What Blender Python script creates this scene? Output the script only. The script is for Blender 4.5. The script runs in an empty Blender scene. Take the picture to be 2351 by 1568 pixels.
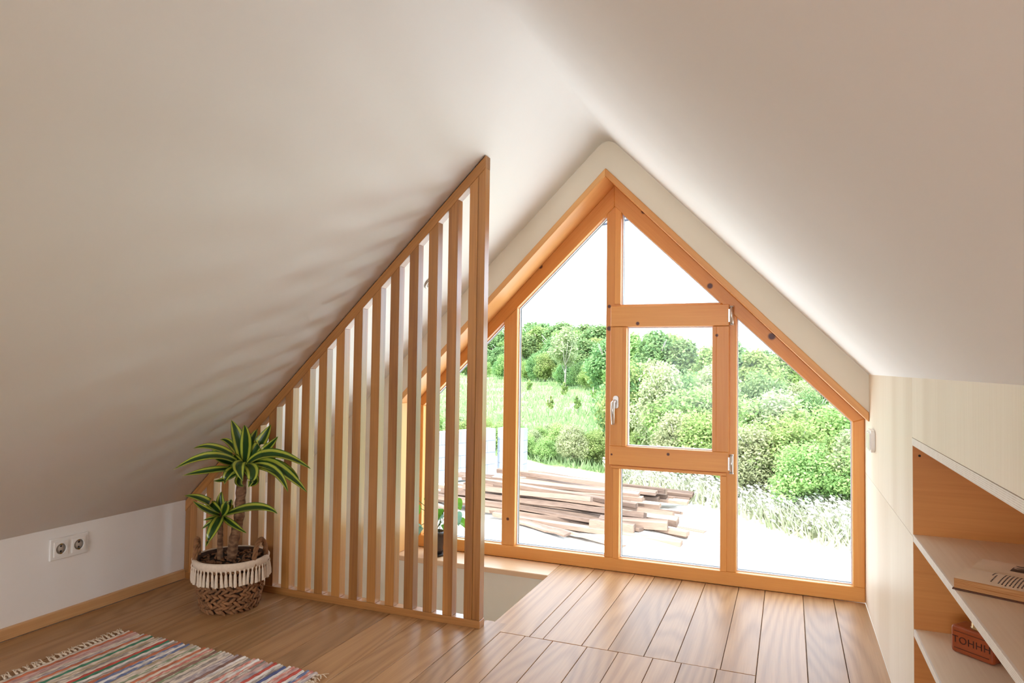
import bpy, bmesh, math, random
import numpy as np
from mathutils import Vector, Matrix

scene = bpy.context.scene
col = scene.collection
random.seed(7)
rng = np.random.default_rng(7)

# ------------------------------------------------------------------ camera
cd = bpy.data.cameras.new('camera')
cam = bpy.data.objects.new('camera', cd)
col.objects.link(cam)
cd.sensor_width = 36.0
cd.lens = 36.0 * 1570.22 / 2351.0
cd.clip_start = 0.02
cd.clip_end = 500
yaw, pitch, roll = math.radians(22.051), math.radians(1.999), math.radians(0.773)
fw = Vector((-math.sin(yaw) * math.cos(pitch), math.cos(yaw) * math.cos(pitch), math.sin(pitch)))
rt = Vector((math.cos(yaw), math.sin(yaw), 0))
up = rt.cross(fw)
r2 = rt * math.cos(roll) + up * math.sin(roll)
u2 = -rt * math.sin(roll) + up * math.cos(roll)
cam.matrix_world = Matrix(((r2.x, u2.x, -fw.x, 0), (r2.y, u2.y, -fw.y, 0), (r2.z, u2.z, -fw.z, 1.0), (0, 0, 0, 1)))
scene.camera = cam

# ------------------------------------------------------------------ world, sun, fill lamp added at the rear window
w = bpy.data.worlds.new('sky')
scene.world = w
w.use_nodes = True
bg = w.node_tree.nodes['Background']
bg.inputs[0].default_value = (0.68, 0.83, 1.0, 1)
bg.inputs[1].default_value = 3.0

sd = bpy.data.lights.new('sun', 'SUN')
sd.energy = 3.4
sd.angle = math.radians(0.6)
sd.color = (1.0, 0.95, 0.86)
sun = bpy.data.objects.new('sun', sd)
col.objects.link(sun)
sun.rotation_euler = Vector((0.14, 0.55, -0.82)).to_track_quat('-Z', 'Y').to_euler()

ad = bpy.data.lights.new('rear_fill_lamp', 'AREA')  # added lamp that lifts the whole interior beyond what the sky gives
ad.shape = 'RECTANGLE'
ad.size, ad.size_y = 1.7, 1.15
ad.energy = 25
ad.color = (0.82, 0.91, 1.0)
al = bpy.data.objects.new('rear_fill_lamp', ad)
col.objects.link(al)
al.location = (-0.8, -3.12, 0.95)
al.rotation_euler = (math.radians(90), 0, 0)

vs = scene.view_settings
vs.view_transform = 'Standard'
vs.look = 'None'
vs.exposure = 1.08
vs.gamma = 1.0
vs.use_curve_mapping = False
scene.cycles.max_bounces = 14
scene.cycles.diffuse_bounces = 8
scene.cycles.transparent_max_bounces = 16
scene.cycles.sample_clamp_indirect = 6.0
scene.cycles.use_denoising = True

# ------------------------------------------------------------------ room dimensions (metres)
XL, XR = -2.592, 0.305          # knee wall, plywood wall
YB, YG, YF = -3.2, 3.16, 3.33   # rear wall, gable wall face, window frame face
AX, AZ = -0.80, 2.10            # ridge
KL, KR = 0.973, 1.012           # slopes of the two ceiling planes
def ceil_z(x):
    return AZ - KL * (AX - x) if x < AX else AZ - KR * (x - AX)
WX = -0.807                     # window axis
def outer_z(x): return 1.905 - 1.005 * abs(x - WX)
def lining_z(x): return 1.943 - 1.005 * abs(x - WX)
def glass_z(x): return 1.80 - 0.965 * abs(x - WX)

# ------------------------------------------------------------------ helpers
def link(o, parent=None):
    col.objects.link(o)
    if parent is not None:
        o.parent = parent
    return o
def tag(o, label=None, cat=None, group=None, kind=None):
    if label: o['label'] = label
    if cat: o['category'] = cat
    if group: o['group'] = group
    if kind: o['kind'] = kind
    return o
def empty(name, loc=(0, 0, 0), rz=0.0):
    o = bpy.data.objects.new(name, None)
    o.empty_display_size = 0.05
    o.location = loc
    o.rotation_euler = (0, 0, rz)
    return link(o)

class MB:
    def __init__(s): s.v, s.f, s.sm = [], [], []
    def add(s, vs_, fs, smooth=False):
        n = len(s.v)
        s.v += [tuple(p) for p in vs_]
        s.f += [tuple(i + n for i in f) for f in fs]
        s.sm += [smooth] * len(fs)
        return s
    def box(s, x0, x1, y0, y1, z0, z1):
        return s.add([(x0, y0, z0), (x1, y0, z0), (x1, y1, z0), (x0, y1, z0), (x0, y0, z1), (x1, y0, z1), (x1, y1, z1), (x0, y1, z1)],
                     [(0, 3, 2, 1), (4, 5, 6, 7), (0, 1, 5, 4), (1, 2, 6, 5), (2, 3, 7, 6), (3, 0, 4, 7)])
    def prism_y(s, poly, y0, y1):          # polygon in XZ, counter-clockwise seen from -Y
        n = len(poly)
        vs_ = [(x, y0, z) for x, z in poly] + [(x, y1, z) for x, z in poly]
        fs = [tuple(range(n)), tuple(range(2 * n - 1, n - 1, -1))]
        for i in range(n):
            j = (i + 1) % n
            fs.append((j, i, n + i, n + j))
        return s.add(vs_, fs)
    def lathe(s, prof, seg=32, c=(0, 0, 0), cap0=True, cap1=True, smooth=True, fn=None):
        vs_, fs = [], []
        for k, (r, z) in enumerate(prof):
            for i in range(seg):
                a = 2 * math.pi * i / seg
                rr = r if fn is None else fn(r, z, a)
                vs_.append((c[0] + rr * math.cos(a), c[1] + rr * math.sin(a), c[2] + z))
        for k in range(len(prof) - 1):
            for i in range(seg):
                j = (i + 1) % seg
                fs.append((k * seg + i, k * seg + j, (k + 1) * seg + j, (k + 1) * seg + i))
        if cap0: fs.append(tuple(range(seg - 1, -1, -1)))
        if cap1: fs.append(tuple((len(prof) - 1) * seg + i for i in range(seg)))
        return s.add(vs_, fs, smooth)
    def tube(s, pts, rad, seg=8, smooth=True, closed=False):
        pts = [Vector(p) for p in pts]
        n = len(pts)
        if not hasattr(rad, '__len__'): rad = [rad] * n
        vs_, fs = [], []
        prev = None
        for k in range(n):
            if closed: t = (pts[(k + 1) % n] - pts[(k - 1) % n]).normalized()
            else: t = (pts[min(k + 1, n - 1)] - pts[max(k - 1, 0)]).normalized()
            if prev is None:
                a = t.orthogonal().normalized()
            else:
                a = (prev - t * prev.dot(t)).normalized()
            prev = a
            b = t.cross(a)
            for i in range(seg):
                th = 2 * math.pi * i / seg
                vs_.append(pts[k] + (a * math.cos(th) + b * math.sin(th)) * rad[k])
        m = n if closed else n - 1
        for k in range(m):
            k2 = (k + 1) % n
            for i in range(seg):
                j = (i + 1) % seg
                fs.append((k * seg + i, k * seg + j, k2 * seg + j, k2 * seg + i))
        if not closed:
            fs.append(tuple(range(seg - 1, -1, -1)))
            fs.append(tuple((n - 1) * seg + i for i in range(seg)))
        return s.add(vs_, fs, smooth)
    def mesh(s, name, mat=None):
        me = bpy.data.meshes.new(name)
        me.from_pydata(s.v, [], s.f)
        if any(s.sm): me.polygons.foreach_set('use_smooth', s.sm)
        if mat: me.materials.append(mat)
        me.update()
        return me
    def build(s, name, mat, parent=None, bevel=0, seg=2):
        me = s.mesh(name, mat)
        if bevel:
            bm = bmesh.new(); bm.from_mesh(me)
            bmesh.ops.bevel(bm, geom=bm.edges[:], offset=bevel, segments=seg, profile=0.5, affect='EDGES', clamp_overlap=True)
            bm.to_mesh(me); bm.free()
        return link(bpy.data.objects.new(name, me), parent)

def copy_obj(o, parent=None):
    c = o.copy()
    col.objects.link(c)
    if parent is not None: c.parent = parent
    return c

# ------------------------------------------------------------------ materials
def lin(r, g, b):
    f = lambda c: (c / 255 / 12.92) if c / 255 <= 0.04045 else ((c / 255 + 0.055) / 1.055) ** 2.4
    return (f(r), f(g), f(b), 1)
class NT:
    def __init__(s, name):
        s.m = bpy.data.materials.new(name); s.m.use_nodes = True
        s.t = s.m.node_tree; s.p = s.t.nodes['Principled BSDF']; s.out = s.t.nodes['Material Output']
    def n(s, typ, **kw):
        nd = s.t.nodes.new('ShaderNode' + typ)
        for k, v in kw.items():
            if k.startswith('i_'):
                key = k[2:]
                key = int(key) if key.isdigit() else key.replace('_', ' ')
                nd.inputs[key].default_value = v
            else: setattr(nd, k, v)
        return nd
    def l(s, a, b): s.t.links.new(a, b)
    def math(s, op, a, b=None):
        nd = s.n('Math', operation=op)
        for i, v in enumerate((a, b)):
            if v is None: continue
            if isinstance(v, (int, float)): nd.inputs[i].default_value = v
            else: s.l(v, nd.inputs[i])
        return nd.outputs[0]
    def mix(s, fac, a, b, blend='MIX'):
        nd = s.n('Mix', data_type='RGBA', blend_type=blend)
        for i, v in ((0, fac), (6, a), (7, b)):
            if isinstance(v, (int, float, tuple)): nd.inputs[i].default_value = v
            else: s.l(v, nd.inputs[i])
        return nd.outputs[2]
    def ramp(s, fac, stops):
        nd = s.n('ValToRGB')
        e = nd.color_ramp.elements
        while len(e) > 1: e.remove(e[-1])
        for i, (p, c) in enumerate(stops):
            if i == 0: e[0].position = p; e[0].color = c
            else: q = e.new(p); q.color = c
        s.l(fac, nd.inputs[0])
        return nd.outputs[0]

def plain(name, c, rough=0.6, metal=0.0, var=0.0, vscale=20, bump=0.0, bscale=200, spec=None):
    t = NT(name)
    t.p.inputs['Base Color'].default_value = c
    t.p.inputs['Roughness'].default_value = rough
    t.p.inputs['Metallic'].default_value = metal
    if spec is not None: t.p.inputs['Specular IOR Level'].default_value = spec
    tc = t.n('TexCoord')
    if var:
        no = t.n('TexNoise', i_Scale=vscale, i_Detail=3.0)
        t.l(tc.outputs['Object'], no.inputs['Vector'])
        d = tuple(x * (1 - var) for x in c[:3]) + (1,)
        h = tuple(min(1, x * (1 + var)) for x in c[:3]) + (1,)
        t.l(t.ramp(no.outputs[0], [(0.3, d), (0.7, h)]), t.p.inputs['Base Color'])
    if bump:
        nb = t.n('TexNoise', i_Scale=bscale, i_Detail=2.0)
        t.l(tc.outputs['Object'], nb.inputs['Vector'])
        b = t.n('Bump', i_Strength=bump, i_Distance=0.002)
        t.l(nb.outputs[0], b.inputs['Height']); t.l(b.outputs[0], t.p.inputs['Normal'])
    return t.m

def wood(name, light, dark, axis='Y', rough=0.45, ring=26.0, scale=3.2, stretch=9.0, var=0.25, fibre=0.35, knots=None, knotcol=None,
         autoknots=0.0, rotz=None, contrast=1.0, spec=0.5, coat=0.0):
    """axis: grain direction in object space; rotz: rotation (about Y) of the grain for slanted members"""
    t = NT(name)
    tc = t.n('TexCoord'); oi = t.n('ObjectInfo')
    off = t.n('VectorMath', operation='MULTIPLY_ADD')
    rv = t.n('CombineXYZ')
    t.l(oi.outputs['Random'], rv.inputs[0]); t.l(oi.outputs['Random'], rv.inputs[2])
    t.l(t.math('MULTIPLY', oi.outputs['Random'], 3.7), rv.inputs[1])
    t.l(rv.outputs[0], off.inputs[0]); off.inputs[1].default_value = (17.3, 11.1, 29.7)
    src = tc.outputs['Object']
    if rotz is not None:
        mr = t.n('Mapping'); mr.inputs['Rotation'].default_value = (0, rotz, 0)
        t.l(src, mr.inputs[0]); src = mr.outputs[0]
    t.l(src, off.inputs[2])
    mp = t.n('Mapping')
    sc = {'X': (1 / stretch, 1, 1), 'Y': (1, 1 / stretch, 1), 'Z': (1, 1, 1 / stretch)}[axis]
    mp.inputs['Scale'].default_value = sc
    t.l(off.outputs[0], mp.inputs[0])
    n1 = t.n('TexNoise', i_Scale=scale, i_Detail=1.5, i_Roughness=0.45)
    t.l(mp.outputs[0], n1.inputs['Vector'])
    g = t.math('SINE', t.math('MULTIPLY', n1.outputs[0], ring * 2.2))
    g = t.math('MULTIPLY_ADD', g, 0.5); g.node.inputs[2].default_value = 0.5
    g = t.math('POWER', g, 1.6)
    mp2 = t.n('Mapping')
    mp2.inputs['Scale'].default_value = tuple(70 if q == 1 else 2.0 for q in sc)
    t.l(off.outputs[0], mp2.inputs[0])
    n2 = t.n('TexNoise', i_Scale=2.2, i_Detail=3.0)
    t.l(mp2.outputs[0], n2.inputs['Vector'])
    f = t.math('ADD', t.math('MULTIPLY', g, 0.55 * contrast), t.math('MULTIPLY', t.math('SUBTRACT', n2.outputs[0], 0.35), fibre * 2))
    cmix = t.mix(t.math('MULTIPLY', f, 1.0), light, dark)
    br = t.math('ADD', t.math('MULTIPLY', t.math('SUBTRACT', oi.outputs['Random'], 0.5), var), 1.0)
    hsv = t.n('HueSaturation')
    t.l(br, hsv.inputs['Value']); t.l(cmix, hsv.inputs['Color'])
    c = hsv.outputs[0]
    if autoknots:
        vo = t.n('TexVoronoi', i_Scale=1.0)
        mk = t.n('Mapping'); mk.inputs['Scale'].default_value = tuple(3.4 if q == 1 else 1.9 for q in sc)
        t.l(off.outputs[0], mk.inputs[0]); t.l(mk.outputs[0], vo.inputs['Vector'])
        t.l(c, vo.inputs['Scale']) if False else None
        sep = t.n('SeparateColor'); t.l(vo.outputs['Color'], sep.inputs[0])
        on = t.math('GREATER_THAN', sep.outputs[0], 1 - autoknots)
        kd = t.n('MapRange', i_1=0.02, i_2=0.15, i_3=0.85, i_4=0.0)
        t.l(vo.outputs['Distance'], kd.inputs[0])
        c = t.mix(t.math('MULTIPLY', on, kd.outputs[0]), c, tuple(x * 0.28 for x in dark[:3]) + (1,))
    if knots:
        geo = t.n('NewGeometry')
        acc = None
        for (kx, ky, kz, kr) in knots:
            d = t.n('VectorMath', operation='DISTANCE'); d.inputs[1].default_value = (kx, ky, kz)
            t.l(geo.outputs['Position'], d.inputs[0])
            q = t.math('DIVIDE', d.outputs['Value'], kr * 0.82)
            acc = q if acc is None else t.math('MINIMUM', acc, q)
        mr = t.n('MapRange', i_1=0.65, i_2=1.1, i_3=1.0, i_4=0.0); t.l(acc, mr.inputs[0])
        c = t.mix(mr.outputs[0], c, knotcol)
    t.l(c, t.p.inputs['Base Color'])
    t.p.inputs['Roughness'].default_value = rough
    t.p.inputs['Specular IOR Level'].default_value = spec
    t.p.inputs['Coat Weight'].default_value = coat; t.p.inputs['Coat Roughness'].default_value = 0.22
    b = t.n('Bump', i_Strength=0.12, i_Distance=0.001); t.l(n2.outputs[0], b.inputs['Height']); t.l(b.outputs[0], t.p.inputs['Normal'])
    return t.m

M = {}
M['ceiling'] = plain('ceiling_paint', lin(241, 241, 241), 0.85, var=0.012, vscale=3, bump=0.05, bscale=60)
M['wall'] = plain('wall_paint', lin(240, 237, 233), 0.85, var=0.012, vscale=4, bump=0.05, bscale=90)
M['gable'] = plain('gable_clay_plaster', lin(232, 224, 206), 0.9, var=0.02, vscale=5, bump=0.08, bscale=120)
M['floor_oak'] = wood('floor_oak', lin(185, 143, 100), lin(136, 94, 56), 'Y', 0.40, ring=85, scale=2.6, stretch=7, var=0.30, fibre=0.32, autoknots=0.2, contrast=0.62, spec=0.22)
M['slat_oak'] = wood('slat_oak', lin(186, 128, 66), lin(130, 80, 33), 'Z', 0.4, ring=10, scale=5, stretch=14, var=0.22, fibre=0.5, coat=0.8)
M['slat_oak_x'] = wood('rail_oak', lin(184, 126, 66), lin(130, 80, 33), 'X', 0.45, ring=10, scale=5, stretch=14, var=0.1, fibre=0.5, coat=0.8)
M['slat_oak_d'] = wood('rail_oak_slanted', lin(184, 126, 66), lin(130, 80, 33), 'X', 0.45, ring=10, scale=5, stretch=14, var=0.1, fibre=0.5, rotz=math.atan(KL), coat=0.8)
KN = [(-0.66, YF, 1.765, .018), (-1.195, YF, 1.515, .016), (-0.345, YF, 1.387, .018), (-0.072, YF, 1.148, .022), (-0.683, 3.315, 1.212, .012),
      (-0.312, 3.315, 1.153, .010), (-0.829, YF, 1.190, .016), (-0.533, 3.315, 0.587, .010), (-1.360, YF, 0.199, .011), (-0.829, YF, 1.30, .012), (-0.807, 3.315, 0.57, .007)]
LL, LD, KC = lin(226, 160, 84), lin(200, 122, 48), lin(84, 36, 22)
for nm, ax, rz in (('larch_z', 'Z', None), ('larch_x', 'X', None), ('larch_l', 'X', math.atan(1.0)), ('larch_r', 'X', -math.atan(1.0))):
    M[nm] = wood('larch_' + {'larch_z': 'upright', 'larch_x': 'level', 'larch_l': 'slanted_up', 'larch_r': 'slanted_down'}[nm], LL, LD, ax, 0.4,
                 ring=9, scale=4, stretch=14, var=0.08, fibre=0.3, knots=KN, knotcol=KC, rotz=rz, contrast=0.8)
M['lining'] = wood('lining_pine', lin(232, 178, 112), lin(204, 134, 70), 'X', 0.42, ring=9, scale=4, stretch=14, var=0.06, fibre=0.3, rotz=math.atan(1.0), contrast=0.7)
M['lining_r'] = wood('lining_pine_slanted', lin(226, 166, 98), lin(198, 124, 60), 'X', 0.42, ring=9, scale=4, stretch=14, var=0.06, fibre=0.3, rotz=-math.atan(1.0), contrast=0.7)
M['lining_z'] = wood('lining_pine_upright', lin(232, 178, 112), lin(204, 134, 70), 'Z', 0.42, ring=9, scale=4, stretch=14, var=0.06, fibre=0.3, contrast=0.7)
M['sill'] = wood('sill_oak', lin(218, 180, 140), lin(180, 134, 92), 'X', 0.4, ring=12, scale=3, stretch=8, var=0.05, fibre=0.3)
M['skirting'] = wood('skirting_oak', lin(214, 168, 116), lin(178, 126, 78), 'Y', 0.45, ring=10, scale=4, stretch=12, var=0.05, fibre=0.4)
M['birch'] = wood('birch_plywood', lin(238, 224, 202), lin(220, 200, 172), 'Z', 0.5, ring=6, scale=2.2, stretch=9, var=0.03, fibre=0.35)
M['birch_shelf'] = wood('birch_shelf', lin(236, 218, 192), lin(216, 190, 158), 'Y', 0.45, ring=6, scale=2.2, stretch=7, var=0.03, fibre=0.35)
M['ply_inner'] = wood('amber_plywood', lin(208, 140, 68), lin(178, 106, 42), 'X', 0.5, ring=7, scale=2.4, stretch=5, var=0.04, fibre=0.35)
def ply_edge_mat():
    t = NT('plywood_edge')
    tc = t.n('TexCoord'); sp = t.n('SeparateXYZ'); t.l(tc.outputs['Object'], sp.inputs[0])
    s = t.math('SINE', t.math('MULTIPLY', sp.outputs[2], 2 * math.pi / 0.0036))
    s = t.math('MULTIPLY_ADD', s, 0.5); s.node.inputs[2].default_value = 0.5
    no = t.n('TexNoise', i_Scale=60, i_Detail=3.0); t.l(tc.outputs['Object'], no.inputs['Vector'])
    c = t.mix(t.math('MULTIPLY', s, no.outputs[0]), lin(240, 232, 220), lin(200, 182, 158))
    t.l(c, t.p.inputs['Base Color']); t.p.inputs['Roughness'].default_value = 0.6
    return t.m
M['ply_edge'] = ply_edge_mat()
M['subfloor'] = plain('subfloor', lin(60, 42, 28), 0.9, var=0.1)
M['white_plastic'] = plain('white_plastic', lin(238, 236, 232), 0.22, var=0.01)
M['grey_socket'] = plain('socket_well_plastic', lin(186, 176, 164), 0.4, var=0.02)
M['dark'] = plain('dark_hole', lin(28, 20, 16), 0.7, var=0.05)
M['brass'] = plain('brass_clip', lin(190, 150, 70), 0.35, 0.9, var=0.05)
M['steel'] = plain('satin_steel', lin(205, 200, 194), 0.32, 0.85, var=0.03)
M['gasket'] = plain('glazing_seal', lin(224, 226, 236), 0.5, var=0.02)
M['gasket_dark'] = plain('glazing_spacer', lin(60, 62, 66), 0.5, var=0.05)
def glass_mat():
    t = NT('window_glass')
    tr = t.n('BsdfTransparent', i_Color=(0.985, 0.992, 0.988, 1))
    gl = t.n('BsdfGlossy', i_Roughness=0.02)
    gl.inputs['Color'].default_value = (1, 1, 1, 1)
    fr = t.n('Fresnel', i_IOR=1.45)
    mx = t.n('MixShader')
    t.l(t.math('MULTIPLY', fr.outputs[0], 0.3), mx.inputs[0]); t.l(tr.outputs[0], mx.inputs[1]); t.l(gl.outputs[0], mx.inputs[2])
    t.l(mx.outputs[0], t.out.inputs[0])
    no = t.n('TexNoise', i_Scale=1.5); b = t.n('Bump', i_Strength=0.01, i_Distance=0.001)
    t.l(no.outputs[0], b.inputs['Height']); t.l(b.outputs[0], gl.inputs['Normal'])
    return t.m
M['glass'] = glass_mat()

# ================================================================== SETTING
# ---- ceiling: two slopes with a softly rounded ridge
def ridge_profile(off=0.0):
    pts = [(XL - 0.25 - off, ceil_z(XL - 0.25 - off))]
    r = 0.05
    for i in range(13):
        s = -1 + 2 * i / 12
        x = AX + r * s
        p0 = Vector((AX - r, ceil_z(AX - r))); p2 = Vector((AX + r, ceil_z(AX + r))); p1 = Vector((AX, AZ + 0.0))
        t = (s + 1) / 2
        p = p0 * (1 - t) ** 2 + p1 * 2 * t * (1 - t) + p2 * t * t
        pts.append((p.x, p.y))
    pts.append((1.25 + off, ceil_z(1.25 + off)))
    return pts
pr_in = ridge_profile()
cm = MB()
vs_, fs_ = [], []
for (x, z) in pr_in: vs_ += [(x, YB - 1.7, z), (x, YG + 0.30, z)]  # rear end lengthened out of view to keep sun out of the rear window
n = len(pr_in)
for (x, z) in pr_in: vs_ += [(x, YB - 1.7, z + 0.30), (x, YG + 0.30, z + 0.30)]
for i in range(n - 1):
    fs_.append((2 * i, 2 * i + 2, 2 * i + 3, 2 * i + 1))
    a = 2 * n
    fs_.append((a + 2 * i, a + 2 * i + 1, a + 2 * i + 3, a + 2 * i + 2))
    fs_.append((2 * i, a + 2 * i, a + 2 * i + 2, 2 * i + 2))
    fs_.append((2 * i + 1, 2 * i + 3, a + 2 * i + 3, a + 2 * i + 1))
cm.add(vs_, fs_)
ceiling = cm.build('ceiling', M['ceiling'])
for p in ceiling.data.polygons:
    if abs(p.normal.y) < 0.5: p.use_smooth = True
tag(ceiling, 'white painted sloping ceiling rising to a soft ridge', kind='structure')

# ---- gable wall with the window opening
g = MB()
gb = -2.5
g.prism_y([(XL - 0.1, gb), (-1.94, gb), (-1.94, ceil_z(-1.94) + 0.08), (XL - 0.1, ceil_z(XL - 0.1) + 0.08)], YG, YG + 0.28)
xs = np.linspace(-1.94, WX, 9)
g.prism_y([(-1.94, lining_z(-1.94)), (WX, lining_z(WX)), (WX, AZ + 0.08), (-1.94, ceil_z(-1.94) + 0.08)], YG, YG + 0.28)
g.prism_y([(WX, lining_z(WX)), (0.36, lining_z(0.36)), (0.36, ceil_z(0.36) + 0.08), (WX, AZ + 0.08)], YG, YG + 0.28)
g.prism_y([(-1.94, gb), (0.36, gb), (0.36, -0.03), (-1.94, -0.03)], YG, YG + 0.28)
tag(g.build('wall_front', M['gable']), 'cream plastered gable wall around the pointed window', kind='structure')

# ---- left knee wall (continues down into the stairwell behind the slats)
k = MB()
k.box(XL - 0.12, XL, YB, 2.40, -0.02, ceil_z(XL) + 0.06)
k.box(XL - 0.12, XL, 2.40, YG, gb, ceil_z(XL) + 0.06)
tag(k.build('wall_left', M['wall']), 'low white knee wall under the slope', kind='structure')
b = MB(); b.box(XL, XL + 0.018, YB, 2.392, 0.0, 0.042)
tag(b.build('baseboard_left', M['skirting'], bevel=0.003), 'pale oak skirting strip below the knee wall', kind='structure')

# ---- lower storey seen down the stairwell: room with an unseen side opening added to light it
st = MB()
st.box(XL - 0.12, XL, YB, 0.9, gb, -0.24); st.box(XL - 0.12, XL, 0.9, 1.7, gb, gb + 0.9); st.box(XL - 0.12, XL, 1.7, 2.40, gb, -0.24)
st.box(1.2, 1.3, YB, YG + 0.28, gb, -0.24)
st.box(XL, 1.2, YB - 0.15, YB, gb, -0.24)
tag(st.build('wall_lower', M['wall']), 'white wall of the lower storey', kind='structure')
w3 = empty('added_window_lower', (XL - 0.06, 1.3, gb + 0.9)); tag(w3, 'added unseen window brightening the lower storey', kind='structure')
m = MB()
for (y0, y1, z0, z1) in ((-.4, .4, 0, .06), (-.4, .4, 1.30, 1.36), (-.4, -.34, .06, 1.30), (.34, .4, .06, 1.30)): m.box(-.03, .03, y0, y1, z0, z1)
m.build('frame', M['larch_z'], w3)
m = MB(); m.box(-.004, .004, -.34, .34, .06, 1.30); m.build('pane', M['glass'], w3)
sf = MB(); sf.box(XL - 0.1, 1.25, YB - 0.1, YG + 0.28, gb - 0.1, gb)
tag(sf.build('floor_lower', M['skirting']), 'floor of the lower storey', kind='structure')

# ---- floor: slab plus individually laid planks
fl = MB()
fl.box(XL - 0.1, 1.25, YB, 2.405, -0.24, -0.022)
fl.box(XL - 0.1, -1.066, 2.405, 2.488, -0.24, -0.022)
fl.box(-1.064, 1.25, 2.405, YF + 0.10, -0.24, -0.022)
floor = fl.build('floor', M['wall'])
tag(floor, 'oak plank floor of the attic', kind='structure')
GAP = 0.0011
def plank(x0, x1, y0, y1, zoff=0.0):
    m = MB(); hx, hy = (x1 - x0) / 2 - GAP, (y1 - y0) / 2 - GAP
    c = 0.0012
    zt = zoff
    vs = [(-hx, -hy, -0.02), (hx, -hy, -0.02), (hx, hy, -0.02), (-hx, hy, -0.02),
          (-hx, -hy, zt - c), (hx, -hy, zt - c), (hx, hy, zt - c), (-hx, hy, zt - c),
          (-hx + c, -hy + c, zt), (hx - c, -hy + c, zt), (hx - c, hy - c, zt), (-hx + c, hy - c, zt)]
    fs = [(8, 9, 10, 11), (0, 3, 2, 1)]
    for i in range(4):
        j = (i + 1) % 4
        fs += [(i, j, 4 + j, 4 + i), (4 + i, 4 + j, 8 + j, 8 + i)]
    m.add(vs, fs)
    o = m.build('plank', M['floor_oak'], floor)
    o.location = ((x0 + x1) / 2, (y0 + y1) / 2, 0)
    return o
JY = 2.403
land = [-1.066, -0.89, -0.836, -0.690, -0.594, -0.467, -0.360, -0.212, -0.100]
for a, b2 in zip(land, land[1:]): plank(a, b2, JY, YF - 0.001, random.uniform(-.0004, .0004))
for a, b2 in zip([-0.100, 0.057, 0.180], [0.057, 0.180, XR]): plank(a, b2, random.choice([1.96, 2.16]), YF - 0.001)
fore = [XL + 0.018, -2.43, -2.30, -2.155, -1.985, -1.86, -1.745, -1.60, -1.48, -1.345, -1.225, -1.105, -1.005, -0.905, -0.797, -0.668, -0.555, -0.434, -0.338, -0.222, -0.100]
for i, (a, b2) in enumerate(zip(fore, fore[1:])):
    y1 = JY if a > -1.07 else 2.488
    ys = [y1, 0.95 + 0.6 * ((i * 5) % 7) / 7, -0.6 - 0.5 * ((i * 3) % 5) / 5, -2.0 + 0.4 * ((i * 2) % 3), YB]
    if a < -1.2: ys[1] = 0.5 + 0.4 * ((i * 5) % 7) / 7
    for q0, q1 in zip(ys[1:], ys): plank(a, b2, q0, q1, random.uniform(-.0004, .0004))
for a, b2, y1 in zip([-0.100, 0.057, 0.180], [0.057, 0.180, XR], [1.96, 1.96, 2.16]):
    pass
for a, b2 in zip([-0.100, 0.057, 0.180], [0.057, 0.180, XR]):
    for q0, q1 in ((0.6, 1.955), (-1.2, 0.6), (YB, -1.2)): plank(a, b2, q0, q1)
nose = MB(); nose.box(-1.100, -1.066, 2.405, 2.490, -0.03, -0.0005)
nose.build('edge_strip', M['floor_oak'], floor)

# ---- rear wall behind the camera with its own window
rb = MB()
wx0, wx1, wz0, wz1 = -1.65, 0.05, 0.38, 1.52
def zc(x): return ceil_z(x) + 0.08
rb.prism_y([(XL - .1, -0.02), (wx0, -0.02), (wx0, zc(wx0)), (XL - .1, zc(XL - .1))], YB - 0.2, YB)
rb.prism_y([(wx1, -0.02), (1.2, -0.02), (1.2, zc(1.2)), (wx1, zc(wx1))], YB - 0.2, YB)
rb.prism_y([(wx0, -0.02), (wx1, -0.02), (wx1, wz0), (wx0, wz0)], YB - 0.2, YB)
rb.prism_y([(wx0, min(wz1, zc(wx0))), (wx1, min(wz1, zc(wx1))), (wx1, zc(wx1)), (AX, AZ + .08), (wx0, zc(wx0))], YB - 0.2, YB)
tag(rb.build('wall_back', M['wall']), 'white rear gable wall with a window', kind='structure')
w2 = empty('window_2', ((wx0 + wx1) / 2, YB - 0.12, wz0)); tag(w2, 'larch framed window in the rear gable', kind='structure')
def ring_xz(mb, x0, x1, z0, z1, t, y0, y1):
    mb.box(x0, x1, y0, y1, z0, z0 + t); mb.box(x0, x1, y0, y1, z1 - t, z1)
    mb.box(x0, x0 + t, y0, y1, z0 + t, z1 - t); mb.box(x1 - t, x1, y0, y1, z0 + t, z1 - t)
f2 = MB(); hw = (wx1 - wx0) / 2
ring_xz(f2, -hw, hw, 0, wz1 - wz0 - 0.02, 0.06, -0.04, 0.04); f2.box(-0.035, 0.035, -0.04, 0.04, 0.06, wz1 - wz0 - 0.08)
f2.build('frame', M['larch_z'], w2)
for s in (-1, 1):
    p2 = MB(); p2.box(min(s * 0.035, s * (hw - 0.06)), max(s * 0.035, s * (hw - 0.06)), -0.004, 0.004, 0.06, wz1 - wz0 - 0.08)
    p2.build('pane', M['glass'], w2)

# ---- right plywood wall, panels as parts
wr = empty('wall_right', (XR, 0, 0)); tag(wr, 'pale birch plywood wall with an open shelf niche', kind='structure')
YJ = 2.10
def panel(y0, y1, z0, z1, name='panel'):
    m = MB(); m.box(0, 0.018, y0 + .0006, y1 - .0006, z0 + .0006, z1 - .0006)
    return m.build(name, M['birch'], wr)
ZT = ceil_z(XR) + 0.004
panel(YJ, YF + 0.06, 0.0, 0.56); panel(YJ, YF + 0.06, 0.56, ZT)
panel(0.4, YJ, 0.822, ZT); panel(YB, 0.4, 0.0, ZT)

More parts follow.
